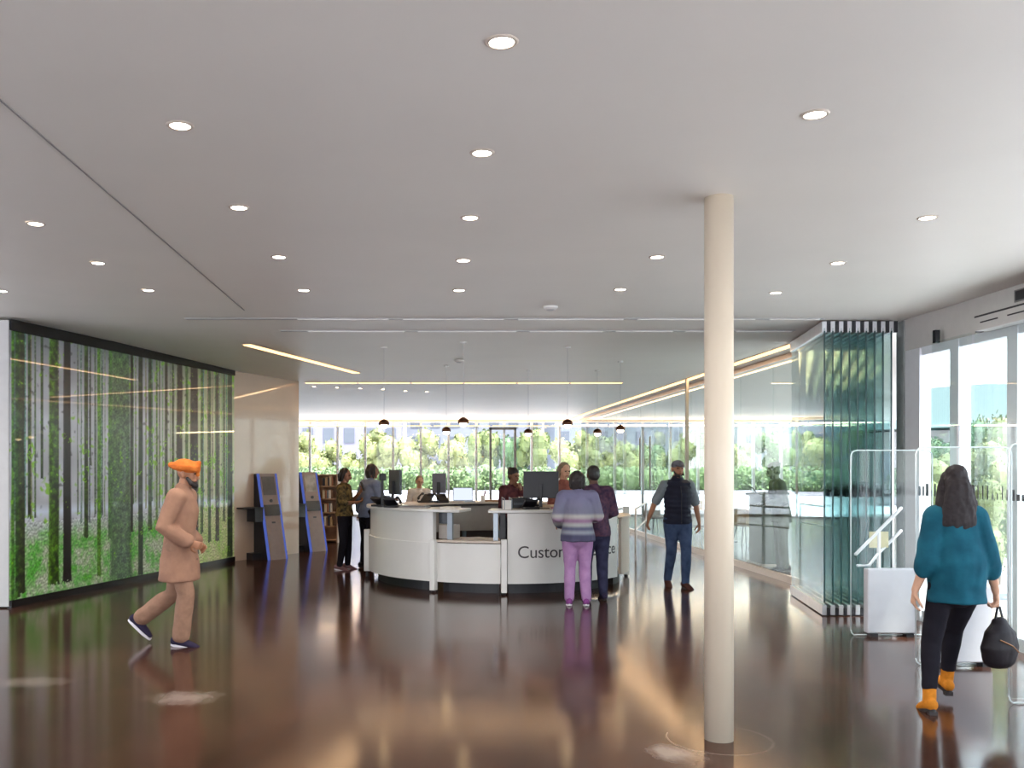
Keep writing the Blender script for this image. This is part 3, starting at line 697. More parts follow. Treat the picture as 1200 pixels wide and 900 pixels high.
# ------------------------------------------------------------------ leaning kiosks
kiosk_face = pbr('kiosk_brown', srgb(128, 110, 106), 0.4, var=0.05)
kiosk_blue = glow('kiosk_blue', srgb(84, 102, 184), 0.3)
screen_grey = pbr('screen_grey', srgb(92, 88, 86), 0.1, var=0.1, coat=0.6)
def kiosk(lab, px, Y, H, screen_mat):
    p = at(px, Y); t = thing('self_service_kiosk', lab, 'kiosk', p, math.radians(46), 'leaning self-service kiosks')
    W = 0.43; s = 0.34      # face foot at y=0 (front, -Y), top leans back by s
    def wedge(x0, x1, yo0, yo1):     # slanted bar between two offsets behind the face
        mb = MB(); vs = []
        for x in (x0, x1): vs += [(x, yo0, 0.0), (x, yo1, 0.0), (x, s + yo1 , H), (x, s + yo0, H)]
        return mb.add(vs, [(0, 1, 2, 3), (7, 6, 5, 4), (0, 4, 5, 1), (1, 5, 6, 2), (2, 6, 7, 3), (3, 7, 4, 0)])
    mb = MB(); vs = []
    for x in (-W / 2, W / 2): vs += [(x, 0.02, 0.0), (x, 0.52, 0.0), (x, 0.50, 0.25), (x, s + 0.13, H), (x, s + 0.02, H)]
    mb.add(vs, [(0, 1, 2, 3, 4), (9, 8, 7, 6, 5), (0, 5, 6, 1), (1, 6, 7, 2), (2, 7, 8, 3), (3, 8, 9, 4), (4, 9, 5, 0)]).build('body', black_plastic, t)
    wedge(-W / 2 + 0.045, W / 2 - 0.045, -0.008, 0.02).build('front_panel', kiosk_face, t)
    for x in (-W / 2, W / 2 - 0.045): wedge(x, x + 0.045, -0.004, 0.02).build('blue_edge', kiosk_blue, t)
    th = math.atan2(s, H); Tm = Matrix.Rotation(-th, 3, 'X')
    def on(z, dy=-0.012): return (0, s * z / H + dy, z)
    MB().box(on(1.32 * H / 1.54), (W - 0.16, 0.012, 0.34), M=Tm).build('screen', screen_mat, t)
    MB().box(on(0.88 * H / 1.54), (W - 0.10, 0.03, 0.2), M=Tm).build('card_reader_bay', black_gloss, t)
    MB().lathe([(0.03, 0), (0.03, 0.02)], c=(0, 0, 0), n=16).build('camera_eye', black_plastic, t).matrix_local = Matrix.Translation(on(1.05 * H / 1.54, -0.01)) @ Matrix.Rotation(PI / 2, 4, 'X')
    MB().box(on(0.66 * H / 1.54), (0.07, 0.012, 0.03), M=Tm).build('coin_slot', black_plastic, t)
    MB().box((-W / 2 - 0.22, 0.30, 0.93), (0.44, 0.36, 0.025)).build('side_shelf', black_plastic, t, bevel=0.004)
    MB().box((-W / 2 - 0.09, 0.30, 0.80), (0.18, 0.30, 0.24)).build('receipt_box', black_plastic, t, bevel=0.008)
    MB().box((-0.02, 0.42, 0.06), (W + 0.34, 0.42, 0.12)).build('base_plate', black_plastic, t)
kiosk('slanted self-service kiosk with blue edges in front of the beige wall', 326, 16.55, 1.54, screen_grey)
kiosk('slanted self-service kiosk with blue edges beside the bookcase', 374, 18.15, 1.56, pbr('screen_bright', srgb(150, 146, 140), 0.1, var=0.35, scale=5, coat=0.6))

# ------------------------------------------------------------------ bookcases behind the kiosks
def bookcase(lab, px, Y, W, H, rz=0.0):
    t = thing('bookcase', lab, 'bookcase', at(px, Y), rz, 'oak bookcases')
    MB().box((0, 0.16, H / 2), (W, 0.02, H)).build('back_panel', oak, t)
    for sx in (-1, 1): MB().box((sx * (W / 2 - 0.012), 0, H / 2), (0.025, 0.32, H)).build('side_panel', oak, t)
    MB().box((W / 2 + 0.03, 0, H / 2), (0.06, 0.36, H + 0.01)).build('end_panel', white_paint, t)
    for z in (0.06, 0.36, 0.66, 0.96, 1.24, H - 0.012): MB().box((0, 0, z), (W - 0.05, 0.31, 0.022)).build('shelf', oak, t)
    return t
bookcase('oak bookcase with open shelves behind the farther kiosk', 380, 20.4, 0.62, 1.5)
bookcase('oak bookcase just left of the others, mostly behind the kiosk', 343, 20.6, 0.44, 1.5)
BK = [((64, 60, 66), 'black'), ((196, 180, 150), 'cream'), ((150, 96, 70), 'rust brown'), ((92, 110, 120), 'blue-grey'), ((206, 196, 184), 'off-white'), ((120, 86, 62), 'brown'), ((40, 42, 50), 'dark navy'), ((170, 140, 100), 'tan')]
cx = at(380, 20.4)
k = 0
for z, what in ((0.672, 'third shelf'), (0.372, 'second shelf'), (1.252, 'top shelf'), (0.972, 'fourth shelf')):
    x = cx.x - 0.02
    for q in range(5):
        c, nm = BK[(k * 3 + q) % 8]; w = random.uniform(0.03, 0.055); h = random.uniform(0.17, 0.22)
        b = MB().box((0, 0, h / 2), (w, 0.16, h)).build('book', pbr('book_' + nm.replace(' ', '_'), srgb(*c), 0.6), None, loc=(x + w / 2, 20.32, z)); x += w + 0.004
        tag(b, f'{nm} book, {["first", "second", "third", "fourth", "fifth"][q]} on the {what} of the oak bookcase', 'book', 'books in the oak bookcase')
    k += 1

# ------------------------------------------------------------------ lounge furniture seen through the glass partition
shell_white = pbr('shell_white', srgb(226, 222, 220), 0.4, var=0.02)
def shell_chair(lab, px, Y, rz, mat, group='lounge chairs behind the partition'):
    t = thing('lounge_chair', lab, 'chair', at(px, Y), rz, group)
    mb = MB(); n = 16
    prof = [(0.0, 0.40, .02), (0.25, 0.41, .02), (0.30, 0.46, .02)]
    MB().lathe([(0.02, 0.40), (0.24, 0.41), (0.29, 0.44), (0.29, 0.47), (0.02, 0.455)], n=24).build('seat', mat, t, smooth=True)
    MB().arc(95, 265, 0.27, 0.31, 0.45, 0.78, 20).build('backrest', mat, t, bevel=0.012)
    for k in range(4):
        a = PI / 4 + k * PI / 2; MB().chain([(0.14 * math.cos(a), 0.14 * math.sin(a), 0.41), (0.27 * math.cos(a), 0.27 * math.sin(a), 0.0)], [0.013, 0.011], n=8, caps=False).build('leg', steel, t)
shell_chair('white shell chair just left of the column foot, behind the glass', 815, 19.3, 2.6, shell_white)
shell_chair('white shell chair behind the walking man', 768, 22.6, 0.8, shell_white)
shell_chair('beige round-backed chair right of the column', 872, 19.6, 2.2, pbr('beige_fabric', srgb(206, 182, 150), 0.8))
shell_chair('beige round-backed chair closest to the grey-green lectern', 893, 19.0, 0.4, pbr('beige_fabric', srgb(206, 182, 150), 0.8))
shell_chair('yellow shell chair between the walking man and the column', 821, 24.0, 1.0, pbr('yellow_shell', srgb(214, 168, 40), 0.45))
t = thing('round_table', 'white round table behind the glass near the beige chairs', 'table', at(850, 20.6))
MB().lathe([(0.45, 0.70), (0.46, 0.715), (0.45, 0.73)], n=32).build('table_top', shell_white, t)
MB().lathe([(0.03, 0.02), (0.03, 0.70)], n=14).build('pedestal', steel, t)
MB().lathe([(0.26, 0), (0.26, 0.012), (0.05, 0.03)], n=28).build('base', steel, t)
def rail(lab, a, b, h, mat=aluminium, cat='handrail'):
    a = Vector(a); b = Vector(b); t = thing('handrail', lab, cat, a); d = b - a
    MB().chain([(0, 0, 0), (0, 0, h), d + Vector((0, 0, h + d.z * 0)), Vector((d.x, d.y, 0))], [0.02] * 4, n=10).build('top_rail', mat, t, smooth=True)
    MB().chain([(0, 0, h * .6), d + Vector((0, 0, h * .6))], [0.015] * 2, n=10).build('lower_rail', mat, t, smooth=True)
q0, q1 = at(745, 16.3), at(757, 19.2)
rail('white metal handrail left of the walking man', q0, q1, 0.92, frame_white)
t = thing('handrail', 'pale sloping tubular handrail imitating a railing reflected in the first security gate', 'handrail', at(1003, 9.7))
A = [(0.0, 0, 0.74), (0.50, 0.05, 1.22)]  # solid rails added where the gate glass only mirrors a railing
MB().chain(A, [0.018, 0.018], n=10).build('top_rail', frame_white, t, smooth=True)
MB().chain([(0.02, 0, 0.62), (0.14, 0, 0.62), (0.24, 0.02, 0.74), (0.50, 0.05, 0.98)], [0.016] * 4, n=10).build('lower_rail', frame_white, t, smooth=True)
MB().chain([(0.25, 0.02, 0.0), (0.25, 0.02, 0.96)], [0.02, 0.02], n=10).build('post', frame_white, t)
MB().box((0.25, 0.02, 0.89), (0.2, 0.012, 0.17)).build('notice_plate', pbr('notice_cream', srgb(206, 196, 156), 0.5), t)
# grey-green lectern built solid to imitate a reflection in the glass
t = thing('silhouette', 'grey-green lectern built to imitate a reflection in the glass partition', 'silhouette', (5.82, 15.7, 0), 0.0)
sil = pbr('silhouette_green', srgb(84, 90, 76), 0.6, var=0.03)
MB().box((0, 0, 0.60), (0.44, 0.62, 1.14)).build('body', sil, t, bevel=0.01)
MB().box((-0.02, 0, 1.20), (0.50, 0.68, 0.05), M=Matrix.Rotation(-0.05, 3, 'Y')).build('sloping_top', sil, t, bevel=0.008)
MB().box((0, 0, 0.02), (0.48, 0.66, 0.04)).build('plinth', rail_beige, t)
MB().chain([(-0.2, 0, 1.22), (-0.27, -0.02, 1.30), (-0.33, -0.03, 1.33)], [0.008] * 3, n=6).build('microphone', black_plastic, t)
# ------------------------------------------------------------------ people
SKIN = {k: pbr('skin_' + k, srgb(*c), 0.55, var=0.05, scale=30) for k, c in (('brown', (134, 92, 68)), ('tan', (168, 118, 88)), ('light', (206, 160, 132)), ('dark', (96, 64, 50)), ('olive', (92, 92, 80)))}
eye_dark = pbr('eye_dark', srgb(28, 20, 18), 0.2)
lip = pbr('lip', srgb(140, 78, 70), 0.5)
def cloth(name, c, c2=None, scale=14, bump=0.25, rough=0.85):
    return pbr(name, srgb(*c), rough, var=0.12, scale=scale, bump=bump, spec=0.2, col2=srgb(*c2) if c2 else None)
def shrinkwrap(mb, name, mat, parent, voxel, smooth_it=4, wrinkle=0.0, wr_scale=9.0, seed=0):
    """fuse overlapping limb volumes into one continuous surface"""
    me = mb.mesh(name + '_raw'); tmp = bpy.data.objects.new('tmp', me); COL.objects.link(tmp)
    r = tmp.modifiers.new('r', 'REMESH'); r.mode = 'VOXEL'; r.voxel_size = voxel; r.adaptivity = 0
    s = tmp.modifiers.new('s', 'SMOOTH'); s.factor = 0.5; s.iterations = smooth_it
    bpy.context.view_layer.update()
    out = bpy.data.meshes.new_from_object(tmp.evaluated_get(bpy.context.evaluated_depsgraph_get()))
    bpy.data.objects.remove(tmp); bpy.data.meshes.remove(me)
    if wrinkle:
        nr = [v.normal.copy() for v in out.vertices]
        for v, n in zip(out.vertices, nr):
            p = v.co; a = mnoise.noise(Vector((p.x * wr_scale + seed, p.y * wr_scale, p.z * wr_scale * .55)))
            b = mnoise.noise(Vector((p.x * wr_scale * 2.3, p.y * wr_scale * 2.3 + seed, p.z * wr_scale * 1.6)))
            v.co = p + n * (wrinkle * (a + .5 * b))
    out.name = name; out.materials.clear(); out.materials.append(mat)
    out.polygons.foreach_set('use_smooth', [True] * len(out.polygons))
    o = bpy.data.objects.new(name, out); COL.objects.link(o); o.parent = parent
    return o

class Pose:
    """joints in metres for a 1.75 m figure facing -Y, +X is its own left"""
    def __init__(s, **k):
        s.hip = Vector((0, 0, 0.93)); s.lean = Vector((0, 0, 0)); s.head_yaw = 0.0; s.head_nod = 0.0
        s.knee = {'L': (0.105, -0.02, 0.50), 'R': (-0.105, -0.02, 0.50)}; s.ankle = {'L': (0.11, 0.02, 0.09), 'R': (-0.11, 0.02, 0.09)}
        s.toe = {'L': (0.02, -1, -0.22), 'R': (-0.02, -1, -0.22)}
        s.elbow = {'L': (0.255, 0.04, 1.13), 'R': (-0.255, 0.04, 1.13)}; s.wrist = {'L': (0.27, -0.05, 0.89), 'R': (-0.27, -0.05, 0.89)}
        s.hand = {'L': (0.02, -0.12, -1), 'R': (-0.02, -0.12, -1)}; s.palm = {'L': (-1, 0, 0), 'R': (1, 0, 0)}; s.curl = {'L': 0.35, 'R': 0.35}
        s.wide = 1.0; s.belly = 0.0; s.shx = 0.175
        for a, b in k.items():
            if isinstance(b, dict): getattr(s, a).update(b)
            else: setattr(s, a, b)
        ln = Vector(s.lean)
        s.waist = Vector((0, 0, 1.08)) + ln * .25; s.chest = Vector((0, 0, 1.29)) + ln * .65; s.neck = Vector((0, 0.015, 1.475)) + ln
        s.head = s.neck + Vector((0, -0.03, 0.155)) + ln * .35
        s.sh = {'L': Vector((s.shx, 0.015, 1.415)) + ln * .9, 'R': Vector((-s.shx, 0.015, 1.415)) + ln * .9}
        s.hj = {'L': Vector((0.095, 0, 0.93)), 'R': Vector((-0.095, 0, 0.93))}

def add_hand(mb, w, d, palm, curl, side):
    w = Vector(w); d = Vector(d).normalized(); n = Vector(palm); n = (n - d * n.dot(d)).normalized()
    t = d.cross(n) * (1 if side == 'L' else -1)      # towards the thumb
    k = w + d * 0.095
    mb.chain([w - d * .02, w + d * .03, k], [(0.026, 0.02), (0.036, 0.017), (0.04, 0.014)], side=t, n=12)
    for off, ln in ((0.030, 0.072), (0.010, 0.082), (-0.011, 0.076), (-0.031, 0.060)):
        p = k + t * off - d * 0.008; a = 0.15; pts = [p]; dd = d
        for q in (0.45, 0.32, 0.25):
            a2 = a + curl * 0.9; a = a2; dd = (d * math.cos(a) + n * math.sin(a)).normalized(); p = p + dd * ln * q; pts.append(p)
        mb.chain(pts, [0.0105, 0.0100, 0.0092, 0.0082], side=t, n=8)
    p = w + d * .03 + t * .032
    q1 = p + (d * .55 + t * .75 + n * .25).normalized() * .042; q2 = q1 + (d * .8 + t * .35 + n * (.3 + curl * .6)).normalized() * .034; q3 = q2 + (d * .9 + t * .05 + n * (.35 + curl)).normalized() * .026
    mb.chain([p - t * .014, q1, q2, q3], [0.017, 0.0125, 0.011, 0.009], side=n, n=8)

def hrot(P): return Matrix.Rotation(P.head_yaw, 3, 'Z') @ Matrix.Rotation(P.head_nod, 3, 'X')
def add_body(mb, P):
    W = P.wide
    mb.chain([P.hip + Vector((0, 0, -0.06)), P.hip + Vector((0, 0, 0.04)), P.waist, P.chest, lerp(P.chest, P.neck, .62), P.neck + Vector((0, 0, -.02))],
             [(0.135*W, 0.10*W), (0.165*W, 0.118*W), (0.142*W, 0.10*W), (0.168*W, 0.115*W), (0.14*W, 0.09), (0.06, 0.06)], n=20)
    mb.chain([P.sh['R'], P.chest + Vector((0, 0, .1)), P.sh['L']], [(0.062, 0.062), (0.07, 0.08), (0.062, 0.062)], side=(0, 1, 0), n=14)
    for s in 'LR':
        K, A = Vector(P.knee[s]), Vector(P.ankle[s]); H = P.hj[s]
        mb.chain([H, lerp(H, K, .4), K, lerp(K, A, .32), lerp(K, A, .75), A], [0.092*W, 0.08*W, 0.056, 0.056, 0.040, 0.036], n=14)
        T = Vector(P.toe[s]).normalized()
        up = (Vector((0, 0, 1)) - T * T.z).normalized(); b_ = A - up * .045
        mb.chain([A, b_ - T * .02, b_ + T * .06 - up * .004, b_ + T * .13 - up * .012], [(0.032, 0.032), (0.03, 0.032), (0.032, 0.024), (0.028, 0.014)], side=T.cross(up), n=12)
        S, E, Wr = P.sh[s], Vector(P.elbow[s]), Vector(P.wrist[s])
        mb.chain([S, lerp(S, E, .45), E, lerp(E, Wr, .35), Wr], [0.052*W, 0.046*W, 0.039, 0.038, 0.026], n=12)
        add_hand(mb, Wr, P.hand[s], P.palm[s], P.curl[s], s)
    # neck and head
    h = P.head; M = hrot(P)
    def hp(x, y, z): return h + M @ Vector((x, y, z))
    mb.chain([P.neck + Vector((0, 0, -.05)), hp(0, 0.02, -.06)], [0.060, 0.054], n=14)
    mb.ball(hp(0, 0.012, 0.035), (0.076, 0.094, 0.09), n=20, m=14, M=M)          # skull
    mb.chain([hp(0, -0.02, 0.02), hp(0, -0.035, -0.045), hp(0, -0.045, -0.088)], [(0.066, 0.062), (0.056, 0.05), (0.034, 0.03)], side=M @ Vector((1, 0, 0)), n=16)  # face and jaw
    mb.chain([hp(0, -0.084, 0.026), hp(0, -0.098, 0.0), hp(0, -0.108, -0.022)], [0.009, 0.012, 0.016], n=8)   # nose
    mb.chain([hp(-0.04, -0.08, 0.038), hp(0, -0.09, 0.04), hp(0.04, -0.08, 0.038)], [0.01, 0.012, 0.01], side=(0, 0, 1), n=8)   # brow
    mb.chain([hp(-0.018, -0.086, -0.05), hp(0.018, -0.086, -0.05)], [0.011, 0.011], side=(0, 0, 1), n=8)
    for sx in (-1, 1):
        mb.chain([hp(sx*0.076, 0.012, -0.025), hp(sx*0.083, 0.02, 0.005), hp(sx*0.08, 0.022, 0.03)], [(0.008, 0.014), (0.008, 0.02), (0.007, 0.014)], side=M @ Vector((1, 0, 0)), n=8)
def face_bits(P, root):
    M = hrot(P); h = P.head
    for sx in (-1, 1):
        MB().ball(h + M @ Vector((sx * 0.031, -0.083, 0.018)), (0.013, 0.008, 0.0075), M=M).build('eye', eye_dark, root, smooth=True)
    MB().ball(h + M @ Vector((0, -0.093, -0.05)), (0.024, 0.009, 0.008), M=M).build('lips', lip, root, smooth=True)
def legs_part(P, infl, low=0.0, flare=0.0):
    mb = MB(); W = P.wide
    mb.chain([P.hip + Vector((0, 0, -.07)), P.hip + Vector((0, 0, .03)), P.waist + Vector((0, 0, -.03))], [(0.145*W+infl, 0.108*W+infl), (0.17*W+infl, 0.122*W+infl), (0.15*W+infl, 0.108*W+infl)], n=20)
    for s in 'LR':
        K, A, H = Vector(P.knee[s]), Vector(P.ankle[s]), P.hj[s]
        E = lerp(K, A, 1 - low)
        mb.chain([H + Vector((0, 0, .01)), lerp(H, K, .4), K, lerp(K, E, .35), lerp(K, E, .8), E], [0.094*W+infl, 0.083*W+infl, 0.058+infl, 0.056+infl+flare*.5, 0.044+infl+flare, 0.042+infl+flare], n=14)
    return mb
def top_part(P, infl, hem=0.90, sleeve=1.0, hem_flare=0.0, sl_infl=0.0, collar=0.0, sho=1.0, loose=0.0):
    mb = MB(); W = P.wide; hb = Vector((0, 0, hem))
    if hem < 0.93: hb = Vector((0, 0, hem))
    mid = P.hip + Vector((0, 0, .03)); b = P.belly
    ch = [hb, lerp(hb, mid, .6) if hem < .9 else lerp(hb, P.waist, .4), P.waist + Vector((0, -b * .5, 0)), P.chest, lerp(P.chest, P.neck, .62), P.neck + Vector((0, 0, -.01 + collar))]
    mb.chain(ch, cap0=False, radii=[(0.172*W+infl+hem_flare, 0.125*W+infl+hem_flare*.8), (0.172*W+infl+hem_flare*.6, 0.125*W+infl+hem_flare*.5), (0.15*W+infl+loose, 0.112*W+infl+b*.5+loose), (0.17*W+infl, 0.12*W+infl), (0.145*W+infl, 0.096+infl), (0.063+infl*.6, 0.066+infl*.6)], n=20)
    c_ = P.chest + Vector((0, 0, .1)); mb.chain([lerp(c_, P.sh['R'], sho), c_, lerp(c_, P.sh['L'], sho)], [(0.064+infl, 0.064+infl), (0.075+infl, 0.085+infl), (0.064+infl, 0.064+infl)], side=(0, 1, 0), n=14)
    if sleeve > 0:
        for s in 'LR':
            S, E, Wr = P.sh[s], Vector(P.elbow[s]), Vector(P.wrist[s]); i = infl + sl_infl
            if sleeve <= 0.5: e = lerp(S, E, sleeve * 2); mb.chain([S, lerp(S, e, .5), e], [0.055*W+i, 0.052*W+i, 0.05*W+i], n=12)
            else: e = lerp(E, Wr, (sleeve - .5) * 2); mb.chain([S, lerp(S, E, .45), E, lerp(E, e, .5), e], [0.054*W+i, 0.048*W+i, 0.042+i, 0.040+i, 0.034+i], n=12)
    return mb
def shoes(P, root, mat, sole, boot=0.0, heel=0.0):
    for s in 'LR':
        A = Vector(P.ankle[s]); T = Vector(P.toe[s]).normalized(); up = Vector((0, 0, 1)); up = (up - T * up.dot(T)).normalized(); sd = T.cross(up)
        b = A - up * 0.045
        mb = MB(); mb.chain([b - T * .055, b + T * .03, b + T * .12 - up * .012, b + T * .185 - up * .02], [(0.040, 0.045), (0.044, 0.044), (0.047, 0.034), (0.036, 0.022)], side=sd, n=14)
        K = Vector(P.knee[s]); mb.chain([b, lerp(A, K, .06 + boot)], [0.046, 0.047], n=12)
        o = shrinkwrap(mb, 'shoe', mat, root, 0.009, 3)
        c = b - up * .036; ms = MB(); M = Matrix((sd, T, up)).transposed()
        pl = []
        for k in range(20):
            a = 2 * PI * k / 20; y = math.sin(a); x = math.cos(a) * (0.046 if y > 0 else 0.04); pl.append((x, 0.065 + y * .148))
        vs = [c + M @ Vector((x, y, -.018)) for x, y in pl] + [c + M @ Vector((x, y, .008)) for x, y in pl]
        ms.add(vs, [tuple(range(20))[::-1], tuple(range(20, 40))] + [(k, (k+1) % 20, 20 + (k+1) % 20, 20 + k) for k in range(20)])
        so = ms.build('sole', sole, None); so.parent = o
        if heel: MB().box(c - T * .045 - up * (heel / 2 + .01), (.055, .05, heel), M=M).build('heel', sole, o)
def hair_cap(P, root, mat, kind='short'):
    M = hrot(P); h = P.head; mb = MB()
    def hp(x, y, z): return h + M @ Vector((x, y, z))
    mb.ball(hp(0, 0.03, 0.052), (0.086, 0.092, 0.088), M=M)
    mb.ball(hp(0, 0.055, 0.0), (0.078, 0.06, 0.075), M=M)
    if kind == 'bun': mb.ball(hp(0, 0.10, 0.10), (0.05, 0.05, 0.05)); mb.ball(hp(0, 0.03, 0.07), (0.095, 0.1, 0.088))
    if kind == 'bob':
        for sx in (-1, 1): mb.chain([hp(sx*.062, .02, .07), hp(sx*.085, .025, .0), hp(sx*.08, .03, -.09)], [.035, .03, .022], n=10)
        mb.chain([hp(0, .07, .07), hp(0, .10, 0), hp(0, .085, -.09)], [(.075, .04), (.085, .04), (.08, .03)], side=M @ Vector((1, 0, 0)), n=14)
    if kind == 'long':
        mb.chain([hp(0, .06, .09), hp(0, .10, 0), hp(.0, .115, -.13), hp(.01, .12, -.26), hp(.015, .115, -.36)], [(.07, .045), (.085, .055), (.11, .055), (.12, .05), (.085, .03)], side=M @ Vector((1, 0, 0)), n=18)
        for sx in (-1, 1): mb.chain([hp(sx*.05, .0, .09), hp(sx*.088, .01, .0), hp(sx*.105, .05, -.12), hp(sx*.10, .07, -.24)], [.03, .03, .036, .03], n=10)
        mb.ball(hp(0, 0.045, 0.09), (0.075, 0.08, 0.075), M=M)
    o = shrinkwrap(mb, 'hair', mat, root, 0.009, 3, 0.006, 30)
    return o
def person(lab, loc, rz, H, P, skin):
    t = thing('person', lab, 'person', loc, rz); t.scale = (H / 1.75,) * 3
    mb = MB(); add_body(mb, P); shrinkwrap(mb, 'body', SKIN[skin], t, 0.0072, 2)
    face_bits(P, t)
    return t
hair_black = pbr('hair_black', srgb(34, 27, 26), 0.55, var=0.3, scale=60)
hair_brown = pbr('hair_brown', srgb(27, 16, 19), 0.7, var=0.3, scale=60)
hair_fair = pbr('hair_fair', srgb(122, 106, 84), 0.6, var=0.25, scale=60)
hair_grey = pbr('hair_grey', srgb(72, 68, 70), 0.6, var=0.25, scale=60)
sole_white = pbr('sole_white', srgb(224, 220, 226), 0.5)
sole_dark = pbr('sole_dark', srgb(40, 34, 34), 0.6)
shoe_navy = cloth('shoe_navy', (44, 38, 60), scale=30, bump=.1); shoe_brown = cloth('shoe_brown', (74, 46, 40), scale=30, bump=.1); shoe_black = cloth('shoe_black', (30, 27, 30), scale=30, bump=.1)
black_cloth = cloth('black_cloth', (26, 24, 32)); 

# 1 man in the orange turban, striding to the right past the mural
p = at(210, 8.6)
P = Pose(knee={'R': (-.10, -.10, .50), 'L': (.10, .09, .48)}, ankle={'R': (-.10, -.05, .09), 'L': (.10, .42, .23)}, toe={'R': (0, -1, -.2), 'L': (0, -.75, -.65)},
         elbow={'R': (-.25, .06, 1.14), 'L': (.25, .09, 1.14)}, wrist={'R': (-.20, -.16, 1.0), 'L': (.24, -.10, 0.97)}, hand={'R': (.15, -.9, -.35), 'L': (-.1, -.7, -.7)}, lean=(0, -.05, 0), head_nod=.12, curl={'R': .6, 'L': .5})
t = person('walking person in an orange turban and long tan coat before the mural', p, math.radians(86), 1.70, P, 'tan')
coat_tan = cloth('coat_tan', (160, 122, 100), (144, 108, 90), 8, .3)
shrinkwrap(legs_part(P, .022, .05, .02), 'trousers', cloth('trousers_tan', (150, 116, 96)), t, .012, 4, .006)
mb = top_part(P, .03, hem=0.62, sleeve=.95, hem_flare=.045, sl_infl=.012, collar=.02)
shrinkwrap(mb, 'coat', coat_tan, t, .012, 5, .008, 7)
for z in (1.30, 1.14, .98, .82): MB().ball((0.0, -.155 - (.02 if z < 1.2 else 0), z), (.012, .008, .012)).build('button', pbr('button', srgb(110, 78, 58), .4), t, smooth=True)
M = hrot(P); h = P.head; mb = MB()
mb.ball(h + M @ Vector((0, .02, .075)), (.105, .125, .075), M=M @ Matrix.Rotation(.12, 3, 'X'))
for k in range(4): 
    z = .03 + k * .025; mb.chain([h + M @ Vector((.098 * math.cos(a), .02 + .118 * math.sin(a), z + .03 * math.sin(a * .5 + k))) for a in [q * PI / 6 for q in range(-3, 10)]], [.022] * 13, side=(0, 0, 1), n=8)
mb.chain([h + M @ Vector((0, .12, .07)), h + M @ Vector((0, .17, .075))], [(.07, .04), (.05, .03)], n=12)
shrinkwrap(mb, 'turban', cloth('turban_orange', (214, 122, 54), (194, 102, 40), 16, .3), t, .009, 2)
mb = MB(); mb.chain([h + M @ Vector((-.058, -.02, -.03)), h + M @ Vector((-.05, -.06, -.075)), h + M @ Vector((0, -.09, -.095)), h + M @ Vector((.05, -.06, -.075)), h + M @ Vector((.058, -.02, -.03))], [.018, .026, .032, .026, .018], n=10)
shrinkwrap(mb, 'beard', hair_black, t, .008, 2, .004, 40)
shoes(P, t, shoe_navy, sole_white)

# 2 woman in teal walking away at the right, bag in hand
P = Pose(knee={'L': (.15, -.06, .50), 'R': (-.08, -.32, .56)}, ankle={'L': (.19, .02, .10), 'R': (-.06, -.40, .17)}, toe={'L': (.05, -1, -.25), 'R': (0, -.97, .1)},
         elbow={'L': (.205, .05, 1.11), 'R': (-.215, .0, 1.10)}, wrist={'L': (.275, .0, .88), 'R': (-.285, -.08, .87)}, hand={'L': (.1, -.2, -1), 'R': (-.1, -.15, -1)}, curl={'L': .35, 'R': 1.0}, lean=(0, -.03, 0), shx=.135, wide=.86)
pw = at(1121, 6.2)
t = person('person walking away in a loose teal jacket with long dark hair', (pw.x, pw.y, 0), math.radians(168), 1.63, P, 'light')
shrinkwrap(legs_part(P, .012, .22), 'trousers', black_cloth, t, .011, 4, .003)
teal = cloth('teal_jacket', (26, 92, 110), (18, 74, 92), 7, .35)
mb = top_part(P, .028, hem=.80, sleeve=.66, hem_flare=.022, sl_infl=.010, collar=.0, sho=.85, loose=.05)
for s, q in (('L', 1), ('R', -1)):   # batwing fullness between arm and side
    mb.chain([P.sh[s] + Vector((-q * .05, 0, -.06)), lerp(P.sh[s], Vector(P.elbow[s]), .55) + Vector((-q * .03, 0, -.04)), Vector(P.elbow[s]) + Vector((-q * .01, 0, -.03)), lerp(Vector(P.elbow[s]), Vector(P.wrist[s]), .3)], [(.055, .065), (.068, .075), (.078, .075), (.056, .056)], n=14)
shrinkwrap(mb, 'jacket', teal, t, .012, 5, .012, 6)
hair_cap(P, t, hair_brown, 'long')
shoes(P, t, cloth('boot_ochre', (196, 122, 36), scale=30, bump=.1), sole_dark, boot=.28, heel=.03)
# her bag
mw = Matrix.Translation((pw.x, pw.y, 0)) @ Matrix.Rotation(math.radians(168), 4, 'Z') @ Matrix.Scale(1.63 / 1.75, 4)
hand_w = mw @ (Vector(P.wrist['R']) + Vector(P.hand['R']).normalized() * .11)
bagp = Vector((hand_w.x + .02, hand_w.y + .0, .27))
t = thing('handbag', 'rounded black bag hanging by its strap from the hand of the person in teal', 'bag', bagp, .4)
mb = MB(); mb.chain([(0, 0, .10), (0, 0, .17), (0, 0, .27), (0, 0, .33)], [(.135, .085), (.155, .09), (.12, .075), (.06, .045)], n=20)
shrinkwrap(mb, 'bag_body', cloth('bag_black', (32, 28, 32), scale=20, bump=.2, rough=.5), t, .01, 3, .006, 10)
hz = hand_w.z - bagp.z
MB().chain([(-.09, 0, .29), (-.05, 0, hz * .75), (-.02, 0, hz), (.0, 0, hz), (.04, 0, hz * .75), (.09, 0, .29)], [.008] * 6, n=8, caps=False).build('strap', black_plastic, t, smooth=True)
MB().chain([(-.09, -.072, .23), (.0, -.091, .19), (.085, -.074, .14)], [.005] * 3, n=8).build('zip', pbr('zip_brass', srgb(150, 104, 66), .35, metal=.5), t, smooth=True)

